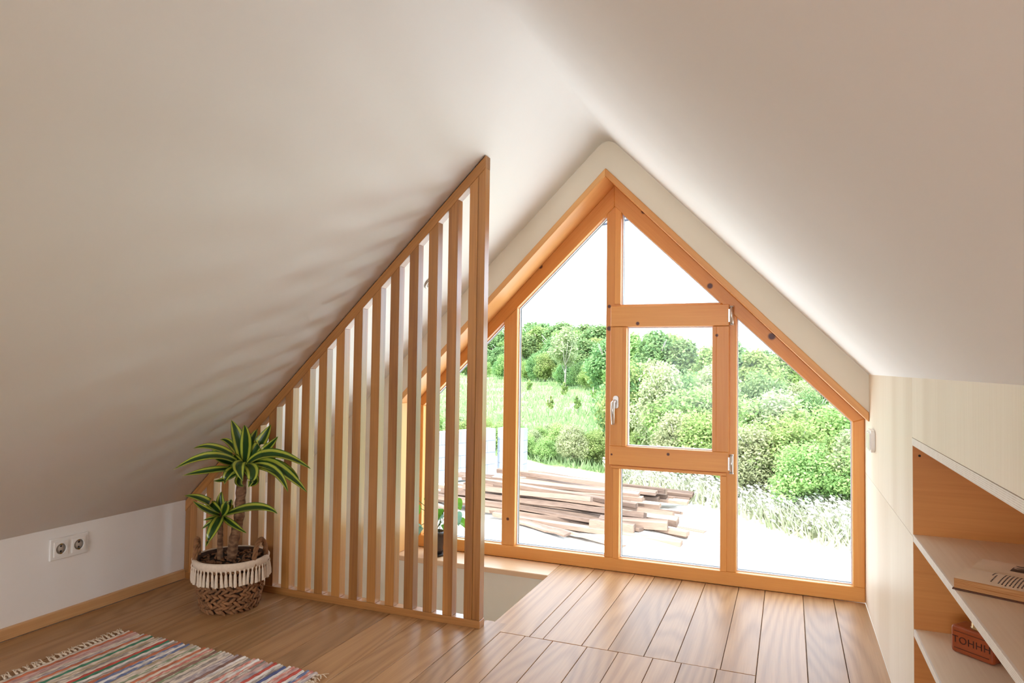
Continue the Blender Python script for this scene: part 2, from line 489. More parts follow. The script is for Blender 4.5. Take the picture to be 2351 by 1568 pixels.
# ---- the pointed window
win = empty('window_1', (WX, YF, 0)); tag(win, 'pointed larch-framed gable window reaching down to the floor', kind='structure')
def wpart(name, poly, y0, y1, mat, parent=win, bevel=0.0025):
    m = MB(); m.prism_y(poly, y0, y1)
    o = m.build(name, mat, parent, bevel=bevel, seg=1)
    o.matrix_parent_inverse = Matrix.Translation((-WX, -YF, 0))
    return o
Y0, Y1 = YF, YF + 0.075
wpart('bottom_rail', [(-1.915, 0.0), (0.304, 0.0), (0.304, 0.063), (-1.915, 0.063)], Y0, Y1, M['larch_x'])
wpart('stile', [(-1.915, .063), (-1.872, .063), (-1.872, glass_z(-1.872)), (-1.915, outer_z(-1.915))], Y0, Y1, M['larch_z'])
wpart('stile', [(.257, .063), (.304, .063), (.304, outer_z(.304)), (.257, glass_z(.257))], Y0, Y1, M['larch_z'])
wpart('sloping_rail', [(-1.872, glass_z(-1.872)), (WX, glass_z(WX)), (WX, outer_z(WX)), (-1.915, outer_z(-1.915))], Y0, Y1, M['larch_l'])
wpart('sloping_rail', [(WX, glass_z(WX)), (.257, glass_z(.257)), (.304, outer_z(.304)), (WX, outer_z(WX))], Y0, Y1, M['larch_r'])
for x0, x1 in ((-1.395, -1.322), (-0.845, -0.772), (-0.295, -0.225)):
    if x0 < WX < x1: poly = [(x0, .063), (x1, .063), (x1, glass_z(x1)), (WX, glass_z(WX)), (x0, glass_z(x0))]
    else: poly = [(x0, .063), (x1, .063), (x1, glass_z(x1)), (x0, glass_z(x0))]
    wpart('mullion', poly, Y0 + 0.0015, Y1, M['larch_z'])
    # raised joint moulding down the mullion, as in the photo
    if x0 < -0.3 and x0 > -1.0:
        wpart('glazing_bead', [(x1 - .03, .063), (x1 - .0, .063), (x1 - .0, .50), (x1 - .03, .50)], Y0 - .004, Y0 + .002, M['larch_z'], bevel=.0015)
        wpart('glazing_bead', [(x1 - .03, 1.31), (x1 - .0, 1.31), (x1 - .0, glass_z(x1) + .004), (x1 - .03, glass_z(x1 - .03) + .004)], Y0 - .004, Y0 + .002, M['larch_z'], bevel=.0015)
    if x0 > -0.3:
        wpart('glazing_bead', [(x0, .063), (x0 + .028, .063), (x0 + .028, .50), (x0, .50)], Y0 - .004, Y0 + .002, M['larch_z'], bevel=.0015)
wpart('transom', [(-.772, .50), (-.295, .50), (-.295, .575), (-.772, .575)], Y0 + .001, Y1, M['larch_x'])
wpart('transom', [(-.772, 1.235), (-.295, 1.235), (-.295, 1.307), (-.772, 1.307)], Y0 + .001, Y1, M['larch_x'])

def inset(poly, d):
    n = len(poly); out = []
    for i in range(n):
        p0, p1, p2 = Vector(poly[i - 1]), Vector(poly[i]), Vector(poly[(i + 1) % n])
        e1, e2 = (p1 - p0).normalized(), (p2 - p1).normalized()
        n1, n2 = Vector((-e1.y, e1.x)), Vector((-e2.y, e2.x))
        bis = (n1 + n2); bis = bis / max(0.2, bis.dot(n1))
        q = p1 + bis * d
        out.append((q.x, q.y))
    return out
def seal_ring(poly, d0, d1, y0, y1, name, mat, parent):
    a, b_ = inset(poly, d0), inset(poly, d1)
    n = len(poly); m = MB(); vs, fs = [], []
    for (x, z) in a: vs += [(x, y0, z), (x, y1, z)]
    for (x, z) in b_: vs += [(x, y0, z), (x, y1, z)]
    for i in range(n):
        j = (i + 1) % n; A, B = 2 * i, 2 * j; C, D = 2 * n + 2 * i, 2 * n + 2 * j
        fs += [(A, B, D, C), (C, D, D + 1, C + 1), (A + 1, C + 1, D + 1, B + 1), (B, A, A + 1, B + 1)]
    m.add(vs, fs)
    o = m.build(name, mat, parent)
    return o
def glaze(poly, parent, yg=YF + 0.045):
    m = MB(); big = inset(poly, -0.006)
    m.add([(x, yg, z) for x, z in big], [tuple(range(len(big)))])
    o = m.build('pane', M['glass'], parent)
    s1 = seal_ring(poly, -0.004, 0.0045, yg - 0.012, yg - 0.002, 'glazing_seal', M['gasket'], parent)
    s2 = seal_ring(poly, -0.004, 0.005, yg + 0.003, yg + 0.012, 'spacer_bar', M['gasket_dark'] if parent is win else M['gasket'], parent)
    return o, s1, s2
panes = [
    [(-1.872, .063), (-1.395, .063), (-1.395, glass_z(-1.395)), (-1.872, glass_z(-1.872))],
    [(-1.322, .063), (-.845, .063), (-.845, glass_z(-.845)), (-1.322, glass_z(-1.322))],
    [(-.772, 1.307), (WX + (1.80 - 1.307) / .965, 1.307), (-.772, glass_z(-.772))],
    [(-.772, .063), (-.295, .063), (-.295, .50), (-.772, .50)],
    [(-.225, .063), (.257, .063), (.257, glass_z(.257)), (-.225, glass_z(-.225))]]
for pl in panes:
    for o in glaze(pl, win): o.matrix_parent_inverse = Matrix.Translation((-WX, -YF, 0))
# sash, standing proud of the frame
def off(o): o.matrix_parent_inverse = Matrix.Translation((-WX, -YF, 0)); return o
SX0, SX1, SZ0, SZ1 = -.818, -.256, .520, 1.298
GX0, GX1, GZ0, GZ1 = -.738, -.331, .612, 1.196
sash = wpart('sash', [(SX0, SZ1 - .10), (SX1, SZ1 - .10), (SX1, SZ1), (SX0, SZ1)], YF - .016, YF + .055, M['larch_x'])
def spart(name, poly, y0, y1, mat):
    m = MB(); m.prism_y(poly, y0, y1)
    return m.build(name, mat, sash, bevel=.002, seg=1)
spart('sash_rail', [(SX0, SZ0), (SX1, SZ0), (SX1, GZ0), (SX0, GZ0)], YF - .016, YF + .055, M['larch_x'])
spart('sash_stile', [(SX0, GZ0), (GX0, GZ0), (GX0, GZ1), (SX0, GZ1)], YF - .0155, YF + .055, M['larch_z'])
spart('sash_stile', [(GX1, GZ0), (SX1, GZ0), (SX1, GZ1), (GX1, GZ1)], YF - .0155, YF + .055, M['larch_z'])
for x0, x1 in ((GX0 - .018, GX0), (GX1, GX1 + .018)):
    spart('sash_bead', [(x0, GZ0 - .0), (x1, GZ0 - .0), (x1, GZ1), (x0, GZ1)], YF - .019, YF - .014, M['larch_z'])
glaze([(GX0, GZ0), (GX1, GZ0), (GX1, GZ1), (GX0, GZ1)], sash, YF + .03)
# drip groove below the sash
spart('drip_rail', [(SX0 + .005, SZ0 - .018), (SX1 - .012, SZ0 - .018), (SX1 - .012, SZ0 - .004), (SX0 + .005, SZ0 - .004)], YF - .008, YF + .004, M['larch_x'])
# lever handle
hm = MB()
hx, hz = -.790, .835
def rrect(cx, cz, w_, h_, r, n=5):
    pts = []
    for (sx, sz, a0) in ((1, 1, 0), (-1, 1, 90), (-1, -1, 180), (1, -1, 270)):
        for i in range(n + 1):
            a = math.radians(a0 + 90 * i / n)
            pts.append((cx + sx * (w_ / 2 - r) + r * math.cos(a), cz + sz * (h_ / 2 - r) + r * math.sin(a)))
    return pts
hm.prism_y(rrect(hx + .004, hz - .008, .027, .062, .012), YF - .028, YF - .015)
hm.tube([(hx + .003, YF - .020, hz - .004), (hx + .001, YF - .045, hz - .004), (hx - .002, YF - .058, hz - .010), (hx - .003, YF - .060, hz - .05), (hx - .001, YF - .058, hz - .115)],
        [.009, .009, .0105, .0100, .0085], 10)
hm.build('handle', M['steel'], sash)
for hz_ in (1.245, .560):
    h = MB()
    h.tube([(SX1 + .011, YF - .020, hz_ - .042), (SX1 + .011, YF - .020, hz_ + .042)], .0085, 12)
    h.tube([(SX1 + .011, YF - .020, hz_ - .0445), (SX1 + .011, YF - .020, hz_ - .041)], .010, 12)
    h.tube([(SX1 + .011, YF - .020, hz_ + .041), (SX1 + .011, YF - .020, hz_ + .0445)], .010, 12)
    h.box(SX1 - .004, SX1 + .012, YF - .019, YF + .001, hz_ - .03, hz_ + .03)
    h.build('hinge', M['steel'], sash)
# lining boards of the reveal
LY = 3.143
wpart('lining_board', [(-1.915, outer_z(-1.915)), (WX, outer_z(WX)), (WX, lining_z(WX)), (-1.94, lining_z(-1.94))], LY, YF + 0.06, M['lining'])
wpart('lining_board', [(WX, outer_z(WX)), (.304, outer_z(.304)), (.304, lining_z(.304)), (WX, lining_z(WX))], LY, YF + 0.06, M['lining_r'])
wpart('lining_board', [(-1.94, 0), (-1.915, 0), (-1.915, outer_z(-1.915)), (-1.94, lining_z(-1.94))], LY, YF + 0.06, M['lining_z'])
wpart('sill_board', [(-1.94, -.026), (-1.068, -.026), (-1.068, -.0005), (-1.94, -.0005)], 3.132, YF, M['sill'])
wpart('outer_sill', [(-1.96, -.03), (.32, -.03), (.32, .035), (-1.96, .035)], YF + .075, YF + .14, M['gasket'])

# ================================================================== OUTDOOR GROUND
def yveg(x):
    return float(np.interp(x, [-60, -30, -9.1, -5.8, -4.0, -1.2, 1.3, 6, 40], [30, 27, 24.6, 23.4, 22.4, 19.6, 17.2, 14.5, 13]))
def ground_z(x, y):
    yv = yveg(x)
    d = max(0.0, y - yv)
    rise = 0.045 if x < 0 else 0.045
    z = -2.7 + rise * d
    z += 0.10 * math.sin(x * 0.9 + 1.3) * math.sin(y * 0.7) * min(1, max(0, (y - 8) / 8)) + 0.05 * math.sin(2.3 * x + y)
    return z
gx = np.concatenate([np.linspace(-75, -16, 40), np.linspace(-15, 6, 64), np.linspace(7, 50, 30)])
gy = np.concatenate([np.linspace(-30, 3.2, 12), np.linspace(3.7, 30, 76), np.linspace(31, 140, 70)])
gv = [(x, y, ground_z(x, y)) for y in gy for x in gx]
nx = len(gx)
gf = [(j * nx + i, j * nx + i + 1, (j + 1) * nx + i + 1, (j + 1) * nx + i) for j in range(len(gy) - 1) for i in range(nx - 1)]
tm = MB(); tm.add(gv, gf, True)
def ground_mat():
    t = NT('yard_ground')
    at = t.n('Attribute'); at.attribute_name = 'veg'
    tc = t.n('TexCoord')
    n1 = t.n('TexNoise', i_Scale=3.0, i_Detail=5.0); t.l(tc.outputs['Object'], n1.inputs['Vector'])
    n2 = t.n('TexNoise', i_Scale=0.25, i_Detail=4.0); t.l(tc.outputs['Object'], n2.inputs['Vector'])
    gravel = t.ramp(n1.outputs[0], [(0.3, lin(205, 196, 182)), (0.7, lin(236, 230, 220))])
    grass = t.ramp(n2.outputs[0], [(0.35, lin(120, 146, 88)), (0.6, lin(146, 168, 110)), (0.8, lin(164, 176, 128))])
    f = t.n('MapRange', i_1=0.35, i_2=0.65, i_3=0.0, i_4=1.0)
    t.l(t.math('ADD', at.outputs['Fac'], t.math('MULTIPLY', t.math('SUBTRACT', n1.outputs[0], 0.5), 0.5)), f.inputs[0])
    t.l(t.mix(f.outputs[0], gravel, grass), t.p.inputs['Base Color'])
    t.p.inputs['Roughness'].default_value = 0.95
    t.p.inputs['Specular IOR Level'].default_value = 0.1
    b = t.n('Bump', i_Strength=0.5, i_Distance=0.05); t.l(n1.outputs[0], b.inputs['Height']); t.l(b.outputs[0], t.p.inputs['Normal'])
    return t.m
terrain = tm.build('ground_outside', ground_mat())
va = terrain.data.attributes.new('veg', 'FLOAT', 'POINT')
va.data.foreach_set('value', [min(1, max(0, 0.5 + (y - yveg(x)) * 0.6)) for (x, y, z) in gv])
tag(terrain, 'pale gravel yard rising into a green meadow slope outside', kind='structure')

# ================================================================== SLATTED PARTITION
part = empty('slat_partition', (-1.84, 2.413, 0))
tag(part, 'oak screen of upright slats closing off the stairwell under the slope', 'partition')
PY0, PY1 = 2.394, 2.436
def off2(o): o.matrix_parent_inverse = Matrix.Translation((1.84, -2.413, 0)); return o
def pz(x): return ceil_z(x) - 0.004
RT = 0.050   # vertical height of the slanted top rail
m = MB(); m.box(-2.590, -1.086, PY0 - .002, PY1, 0.0, 0.030)
off2(m.build('bottom_rail', M['slat_oak_x'], part, bevel=.0015, seg=1))
m = MB(); m.prism_y([(-2.590, pz(-2.590) - RT), (-1.089, pz(-1.089) - RT), (-1.089, pz(-1.089)), (-2.590, pz(-2.590))], PY0 - .001, PY1)
off2(m.build('top_rail', M['slat_oak_d'], part, bevel=.0015, seg=1))
def slat(x0, x1, name='slat'):
    m = MB(); cx = (x0 + x1) / 2; h = x1 - x0
    m.prism_y([(-h / 2, 0.030), (h / 2, 0.030), (h / 2, pz(x1) - RT), (-h / 2, pz(x0) - RT)], PY0 - 2.413, PY1 - 2.413 - .001)
    o = m.build(name, M['slat_oak'], part, bevel=.0015, seg=1)
    o.location = (cx + 1.84, 0, 0)
    return o
for i in range(15): slat(-1.247 - 0.0869 * i, -1.247 - 0.0869 * i + 0.041)
slat(-1.156, -1.1205); slat(-1.1195, -1.089, 'end_post')
slat(-2.5885, -2.562, 'end_post'); slat(-2.5605, -2.518)

# ================================================================== SHELF NICHE
un = empty('shelf_unit', (XR, 1.3, 0)); tag(un, 'built-in plywood shelves set into the eaves wall', 'shelves')
def off3(o): o.matrix_parent_inverse = Matrix.Translation((-XR, -1.3, 0)); return o
SB = 0.40  # near end
def eave_x(z): return AX + (AZ - z) / KR - 0.03
def side(y0, y1):
    m = MB(); m.prism_y([(XR + .0006, 0.0), (eave_x(0.0), 0.0), (eave_x(.822), .8015), (XR + .0006, .8015)], y0, y1)
    return off3(m.build('side_panel', M['ply_inner'], un))
side(YJ - .004, YJ - .0002); side(SB - .0185, SB - .0005)
def shelf(z):
    m = MB(); m.prism_y([(XR + .004, z - .018), (eave_x(z - .018), z - .018), (eave_x(z), z), (XR + .004, z)], SB, YJ - .0042)
    s = off3(m.build('shelf', M['birch_shelf'], un))
    e = MB(); e.box(XR, XR + .004, SB, YJ - .0042, z - .018, z)
    e.build('edge_band', M['ply_edge'], s)
    return s
for z in (.567, .320, .073): shelf(z)
m = MB(); m.prism_y([(XR + .019, .822), (eave_x(.822), .822), (eave_x(.840), .840), (XR + .019, .840)], SB, YJ)
off3(m.build('top_panel', M['birch_shelf'], un))
e = MB(); e.box(XR - .0008, XR + .0188, SB, YJ, .802, .8215)
off3(e.build('edge_band', M['ply_edge'], un))
m = MB(); m.add([(eave_x(0), SB, 0), (eave_x(0), YJ, 0), (eave_x(.84), YJ, .84), (eave_x(.84), SB, .84),
                 (eave_x(0) + .015, SB, 0), (eave_x(0) + .015, YJ, 0), (eave_x(.84) + .015, YJ, .84), (eave_x(.84) + .015, SB, .84)],
                [(0, 1, 2, 3), (7, 6, 5, 4), (0, 4, 5, 1), (1, 5, 6, 2), (2, 6, 7, 3), (3, 7, 4, 0)])
off3(m.build('back_panel', M['ply_inner'], un))
sc_ = MB(); sc_.lathe([(.0, 0), (.0032, 0), (.0032, .0015)], 10)
so = sc_.build('screw', M['dark'], un); so.location = (.016, YJ - .004 - 1.3, .775); so.rotation_euler = (math.radians(90), 0, 0)

# ================================================================== BASKET AND DRACAENA
BX, BY = -2.125, 2.205
M['seagrass'] = plain('seagrass_braid', lin(142, 98, 62), 0.8, var=0.35, vscale=45, bump=0.4, bscale=180)
M['seagrass_dark'] = plain('seagrass_inner', lin(70, 44, 26), 0.9, var=0.2, vscale=40)
M['cotton'] = plain('cotton_cord', lin(226, 208, 186), 0.9, var=0.06, vscale=90, bump=0.3, bscale=300)
M['soil'] = plain('potting_soil', lin(46, 32, 24), 0.95, var=0.4, vscale=80, bump=0.8, bscale=120)
M['bark_chip'] = plain('bark_chips', lin(120, 82, 54), 0.9, var=0.4, vscale=50)
bk = empty('woven_basket', (BX, BY, 0)); tag(bk, 'brown seagrass basket with two loop handles and a cream tasselled rim', 'basket')
def bas_r(z): return float(np.interp(z, [0, .02, .06, .12, .17, .205], [.106, .117, .124, .132, .139, .144]))
m = MB(); prof = [(bas_r(z) - .010, z) for z in np.linspace(.002, .205, 12)]
prof += [(bas_r(.205) - .018, .205)] + [(bas_r(z) - .018, z) for z in np.linspace(.19, .02, 6)]
m.lathe(prof, 40); m.build('basket_body', M['seagrass_dark'], bk)
# braided strands: rows of small twisted lumps
m = MB()
def lump(mb, c, t, nrm, L, W, T):
    t = Vector(t).normalized(); nrm = Vector(nrm).normalized(); bb = nrm.cross(t)
    vs, fs = [], []
    R_, S_ = 5, 6
    for i in range(R_ + 1):
        u = -1 + 2 * i / R_; k = math.sqrt(max(0.0, 1 - (u * .96) ** 2))
        for j in range(S_):
            a = 2 * math.pi * j / S_
            vs.append(Vector(c) + t * (u * L) + bb * (math.cos(a) * W * k) + nrm * (math.sin(a) * T * k))
    for i in range(R_):
        for j in range(S_):
            q = (j + 1) % S_
            fs.append((i * S_ + j, i * S_ + q, (i + 1) * S_ + q, (i + 1) * S_ + j))
    mb.add(vs, fs, True)
rows = 11
for r_ in range(rows):
    z = .010 + r_ * .0165
    for i in range(30):
        a = 2 * math.pi * (i + .5 * (r_ % 2) + random.uniform(-.18, .18)) / 30
        rr = bas_r(z) - .004 + random.uniform(-.002, .003)
        nrm = Vector((math.cos(a), math.sin(a), 0)); tan = Vector((-math.sin(a), math.cos(a), 0))
        tilt = (.62 if r_ % 2 else -.62) + random.uniform(-.35, .35)
        lump(m, nrm * rr + Vector((0, 0, z + random.uniform(-.003, .003))), tan + Vector((0, 0, tilt)), nrm, random.uniform(.016, .021), .0075, .0065)
tag(m.build('woven_strands', M['seagrass'], bk), kind='stuff')
band = MB(); band.lathe([(bas_r(.176) + .002, .176), (bas_r(.18) + .006, .180), (bas_r(.2) + .006, .203), (bas_r(.205) + .001, .208), (bas_r(.205) - .010, .206)], 56, cap0=False, cap1=False)
band.build('cotton_band', M['cotton'], bk)
NT_ = 54
tas = MB()
vs, fs = [], []
prof_t = [(.0035, 0.0), (.0046, -.006), (.0030, -.011), (.0052, -.020), (.0066, -.045), (.0070, -.064)]
def tassel_mesh(seed):
    rr = random.Random(seed); mb = MB()
    seg = 8
    pts = []
    for (r, z) in prof_t:
        for i in range(seg):
            a = 2 * math.pi * i / seg; k = 1 + rr.uniform(-.15, .15)
            pts.append((r * k * math.cos(a), r * k * math.sin(a) * .8, z + (rr.uniform(-.006, .003) if z < -.06 else 0)))
    f = [(k * seg + i, (k + 1) * seg + i, (k + 1) * seg + (i + 1) % seg, k * seg + (i + 1) % seg) for k in range(len(prof_t) - 1) for i in range(seg)]
    f.append(tuple((len(prof_t) - 1) * seg + i for i in range(seg)))
    mb.add(pts, f, True)
    return mb.mesh('tassel', M['cotton'])
tms = [tassel_mesh(i) for i in range(4)]
for i in range(NT_):
    a = 2 * math.pi * i / NT_
    o = bpy.data.objects.new('tassel', tms[i % 4]); link(o, bk)
    rr = bas_r(.17) + .0085
    o.location = (rr * math.cos(a), rr * math.sin(a), .183)
    o.rotation_euler = (random.uniform(-.08, .08), random.uniform(-.08, .05), a + math.pi / 2)
for a in (math.radians(10), math.radians(38 + 180)):
    m = MB()
    ct = Vector((math.cos(a), math.sin(a), 0)); tn = Vector((-math.sin(a), math.cos(a), 0))
    for s in range(3):
        pts = []
        for i in range(34):
            u = i / 33; th = math.pi * u
            base = ct * (bas_r(.2) - .012) + tn * (math.cos(th) * .043) + Vector((0, 0, .165 + .112 * math.sin(th) ** .8))
            ph = u * 22 + s * 2 * math.pi / 3
            base += ct * (.0052 * math.cos(ph)) + (tn * math.cos(th) + Vector((0, 0, math.sin(th)))) * (.0052 * math.sin(ph))
            pts.append(base)
        m.tube(pts, .0058, 6)
    m.build('handle', M['seagrass'], bk)

dr = empty('dracaena_plant', (BX, BY, 0)); tag(dr, 'variegated dracaena with yellow-edged leaves growing in the woven basket', 'plant')
def off4(o): o.matrix_parent_inverse = Matrix.Translation((-BX, -BY, 0)); return o
m = MB(); m.lathe([(.001, .192), (.05, .193), (.122, .190), (.118, .10), (.001, .10)], 30, c=(BX, BY, 0), cap0=False, cap1=False)
off4(m.build('soil', M['soil'], dr))
m = MB()
for i in range(130):
    a = random.uniform(0, 6.283); r_ = .115 * math.sqrt(random.random())
    lump(m, (BX + r_ * math.cos(a), BY + r_ * math.sin(a), .194 + random.uniform(0, .005)), (random.uniform(-1, 1), random.uniform(-1, 1), random.uniform(-.3, .3)),
         (random.uniform(-.4, .4), random.uniform(-.4, .4), 1), random.uniform(.006, .012), .005, .004)
tag(off4(m.build('bark_chips', M['bark_chip'], dr)), kind='stuff')
def bark_mat():
    t = NT('dracaena_cane')
    tc = t.n('TexCoord'); mp = t.n('Mapping'); mp.inputs['Scale'].default_value = (30, 30, 60)
    t.l(tc.outputs['Object'], mp.inputs[0])
    no = t.n('TexNoise', i_Scale=1.5, i_Detail=4.0); t.l(mp.outputs[0], no.inputs['Vector'])
    t.l(t.ramp(no.outputs[0], [(0.3, lin(84, 56, 38)), (0.55, lin(128, 92, 64)), (0.75, lin(160, 124, 90))]), t.p.inputs['Base Color'])
    t.p.inputs['Roughness'].default_value = 0.85
    b = t.n('Bump', i_Strength=0.8, i_Distance=0.003); t.l(no.outputs[0], b.inputs['Height']); t.l(b.outputs[0], t.p.inputs['Normal'])
    return t.m
M['cane'] = bark_mat()
def cane(pts, r0, r1, name='cane'):
    m = MB(); n = 22; P = []; Rr = []
    for i in range(n):
        u = i / (n - 1) * (len(pts) - 1); k = min(int(u), len(pts) - 2); f = u - k
        P.append(Vector(pts[k]).lerp(Vector(pts[k + 1]), f))
        Rr.append((r0 + (r1 - r0) * i / (n - 1)) * (1 + .10 * math.sin(i * 2.4)))
    m.tube(P, Rr, 12)
    return off4(m.build(name, M['cane'], dr))
cane([(-2.113, 2.19, .165), (-2.100, 2.19, .27), (-2.076, 2.19, .362), (-2.070, 2.19, .46), (-2.068, 2.195, .57)], .0195, .0200)
cane([(-2.155, 2.175, .165), (-2.158, 2.175, .28), (-2.158, 2.175, .385)], .0115, .0105)
def leaf_mat():
    t = NT('dracaena_leaf')
    at = t.n('Attribute'); at.attribute_name = 'across'
    tc = t.n('TexCoord'); no = t.n('TexNoise', i_Scale=40.0, i_Detail=2.0); t.l(tc.outputs['Object'], no.inputs['Vector'])
    f = t.math('ADD', t.math('ABSOLUTE', at.outputs['Fac']), t.math('MULTIPLY', t.math('SUBTRACT', no.outputs[0], 0.5), 0.12))
    c = t.ramp(f, [(0.0, lin(34, 66, 24)), (0.42, lin(40, 74, 28)), (0.50, lin(168, 176, 60)), (0.80, lin(182, 186, 72)), (0.88, lin(70, 108, 36)), (1.0, lin(54, 92, 30))])
    t.l(c, t.p.inputs['Base Color']); t.p.inputs['Roughness'].default_value = 0.32
    t.p.inputs['Subsurface Weight'].default_value = 0.0
    return t.m
M['leaf'] = leaf_mat()
def leaf(b_, m_, t_, w_, parent_off, parent, mat=None, name='leaf', fold=.35, prof=None):
    b_, m_, t_ = Vector(b_), Vector(m_), Vector(t_)
    c_ = m_ * 2 - (b_ + t_) * .5
    n, K = 18, 9
    vs, fs, ac = [], [], []
    for i in range(n + 1):
        u = i / n
        p = b_ * (1 - u) ** 2 + c_ * 2 * u * (1 - u) + t_ * u * u
        d = ((c_ - b_) * (1 - u) + (t_ - c_) * u).normalized()
        sidev = d.cross(Vector((0, 0, 1)))
        # leaves turn their broad face towards the light and the room
        vw = Vector((.45, -.60, .35))
        if sidev.length < .15: sidev = d.cross(vw)
        s2 = d.cross(vw)
        sidev = (sidev.normalized() * .35 + s2.normalized() * .65 * (1 if s2.dot(sidev) >= 0 else -1)).normalized()
        nn = sidev.cross(d).normalized()
        ww = w_ * .5 * (prof(u) if prof else (math.sin(math.pi * min(1, u * .94 + .06) ** .85) ** .8 * .92 + .10 * (1 - u)))
        if u >= 1: ww = .0004
        for k_ in range(K):
            q = -1 + 2 * k_ / (K - 1)
            vs.append(p + sidev * (q * ww) + nn * (abs(q) * ww * fold) + nn * (.0012 * math.sin(u * 9 + q * 2)))
            ac.append(q)
    for i in range(n):
        for k_ in range(K - 1):
            a = i * K + k_
            fs.append((a, a + 1, a + K + 1, a + K))
    mb = MB(); mb.add(vs, fs, True)
    o = mb.build(name, mat or M['leaf'], parent)
    at = o.data.attributes.new('across', 'FLOAT', 'POINT'); at.data.foreach_set('value', ac)
    parent_off(o)
    return o
UPPER = [
 ((-2.068, 2.2, 0.591),(-2.089, 2.19, 0.676),(-2.131, 2.19, 0.76),0.04),
 ((-2.054, 2.2, 0.588),(-2.043, 2.18, 0.68),(-2.033, 2.16, 0.745),0.032),
 ((-2.059, 2.22, 0.582),(-2.012, 2.23, 0.666),(-1.969, 2.24, 0.745),0.034),
 ((-2.05, 2.22, 0.579),(-1.984, 2.22, 0.637),(-1.897, 2.2, 0.703),0.026),
 ((-2.058, 2.18, 0.594),(-2.089, 2.08, 0.656),(-2.133, 2.0, 0.662),0.026),
 ((-2.066, 2.18, 0.566),(-2.064, 2.03, 0.633),(-2.145, 1.92, 0.59),0.03),
 ((-2.079, 2.18, 0.547),(-2.078, 2.05, 0.575),(-2.153, 1.97, 0.561),0.024),
 ((-2.085, 2.2, 0.572),(-2.105, 2.12, 0.633),(-2.142, 2.08, 0.624),0.024),
 ((-2.047, 2.17, 0.561),(-2.062, 2.1, 0.601),(-2.08, 2.06, 0.618),0.028),
 ((-2.026, 2.16, 0.613),(-1.99, 2.09, 0.59),(-1.949, 2.07, 0.542),0.036),
 ((-2.008, 2.17, 0.592),(-1.929, 2.1, 0.571),(-1.93, 2.08, 0.517),0.034),
 ((-2.057, 2.17, 0.571),(-2.043, 2.1, 0.564),(-2.05, 2.08, 0.519),0.028),
 ((-2.075, 2.19, 0.535),(-2.099, 2.14, 0.527),(-2.127, 2.1, 0.524),0.018),
 ((-2.022, 2.2, 0.591),(-1.917, 2.2, 0.629),(-1.686, 2.14, 0.597),0.036),
 ((-2.022, 2.2, 0.577),(-1.889, 2.17, 0.586),(-1.668, 2.1, 0.516),0.042),
 ((-2.021, 2.19, 0.571),(-1.871, 2.14, 0.578),(-1.74, 2.08, 0.515),0.03),
 ((-2.031, 2.21, 0.582),(-1.915, 2.22, 0.588),(-1.789, 2.2, 0.544),0.026),
 ((-2.045, 2.22, 0.59),(-1.992, 2.27, 0.623),(-1.954, 2.3, 0.615),0.016),
 ((-2.043, 2.19, 0.538),(-1.945, 2.13, 0.533),(-1.947, 2.1, 0.517),0.024),
 ((-2.065, 2.19, 0.529),(-2.035, 2.14, 0.518),(-1.989, 2.12, 0.511),0.022),
 ((-2.092, 2.24, 0.603),(-2.099, 2.28, 0.671),(-2.091, 2.3, 0.715),0.026),
 ((-2.101, 2.24, 0.591),(-2.198, 2.26, 0.649),(-2.259, 2.26, 0.664),0.022)]
LOWER = [
 ((-2.15, 2.17, 0.37),(-2.169, 2.1, 0.441),(-2.217, 2.04, 0.468),0.028),
 ((-2.15, 2.17, 0.359),(-2.148, 2.09, 0.407),(-2.179, 2.05, 0.449),0.024),
 ((-2.161, 2.18, 0.374),(-2.157, 2.17, 0.426),(-2.162, 2.18, 0.465),0.026),
 ((-2.149, 2.18, 0.365),(-2.105, 2.16, 0.411),(-2.1, 2.17, 0.441),0.03),
 ((-2.136, 2.16, 0.366),(-2.094, 2.13, 0.414),(-2.086, 2.13, 0.443),0.028),
 ((-2.14, 2.16, 0.359),(-2.095, 2.08, 0.345),(-2.106, 2.05, 0.278),0.034),
 ((-2.136, 2.17, 0.357),(-1.914, 2.1, 0.436),(-1.787, 2.08, 0.43),0.032),
 ((-2.131, 2.17, 0.354),(-2.027, 2.11, 0.356),(-1.942, 2.09, 0.339),0.02),
 ((-2.154, 2.17, 0.355),(-2.146, 2.12, 0.37),(-2.176, 2.1, 0.364),0.014),
 ((-2.165, 2.18, 0.363),(-2.174, 2.16, 0.412),(-2.194, 2.16, 0.428),0.016),
 ((-2.169, 2.18, 0.352),(-2.179, 2.14, 0.342),(-2.204, 2.12, 0.321),0.014)]
for q in UPPER:   # leaf bases gather at the cane tip
    bb = Vector(q[0]); tipc = Vector((-2.068, 2.195, .575))
    leaf(bb.lerp(tipc, .55), q[1], q[2], q[3] * 1.5, off4, dr)
for q in LOWER:
    bb = Vector(q[0]); tipc = Vector((-2.158, 2.175, .375))
    leaf(bb.lerp(tipc, .6), q[1], q[2], q[3] * 1.4, off4, dr)

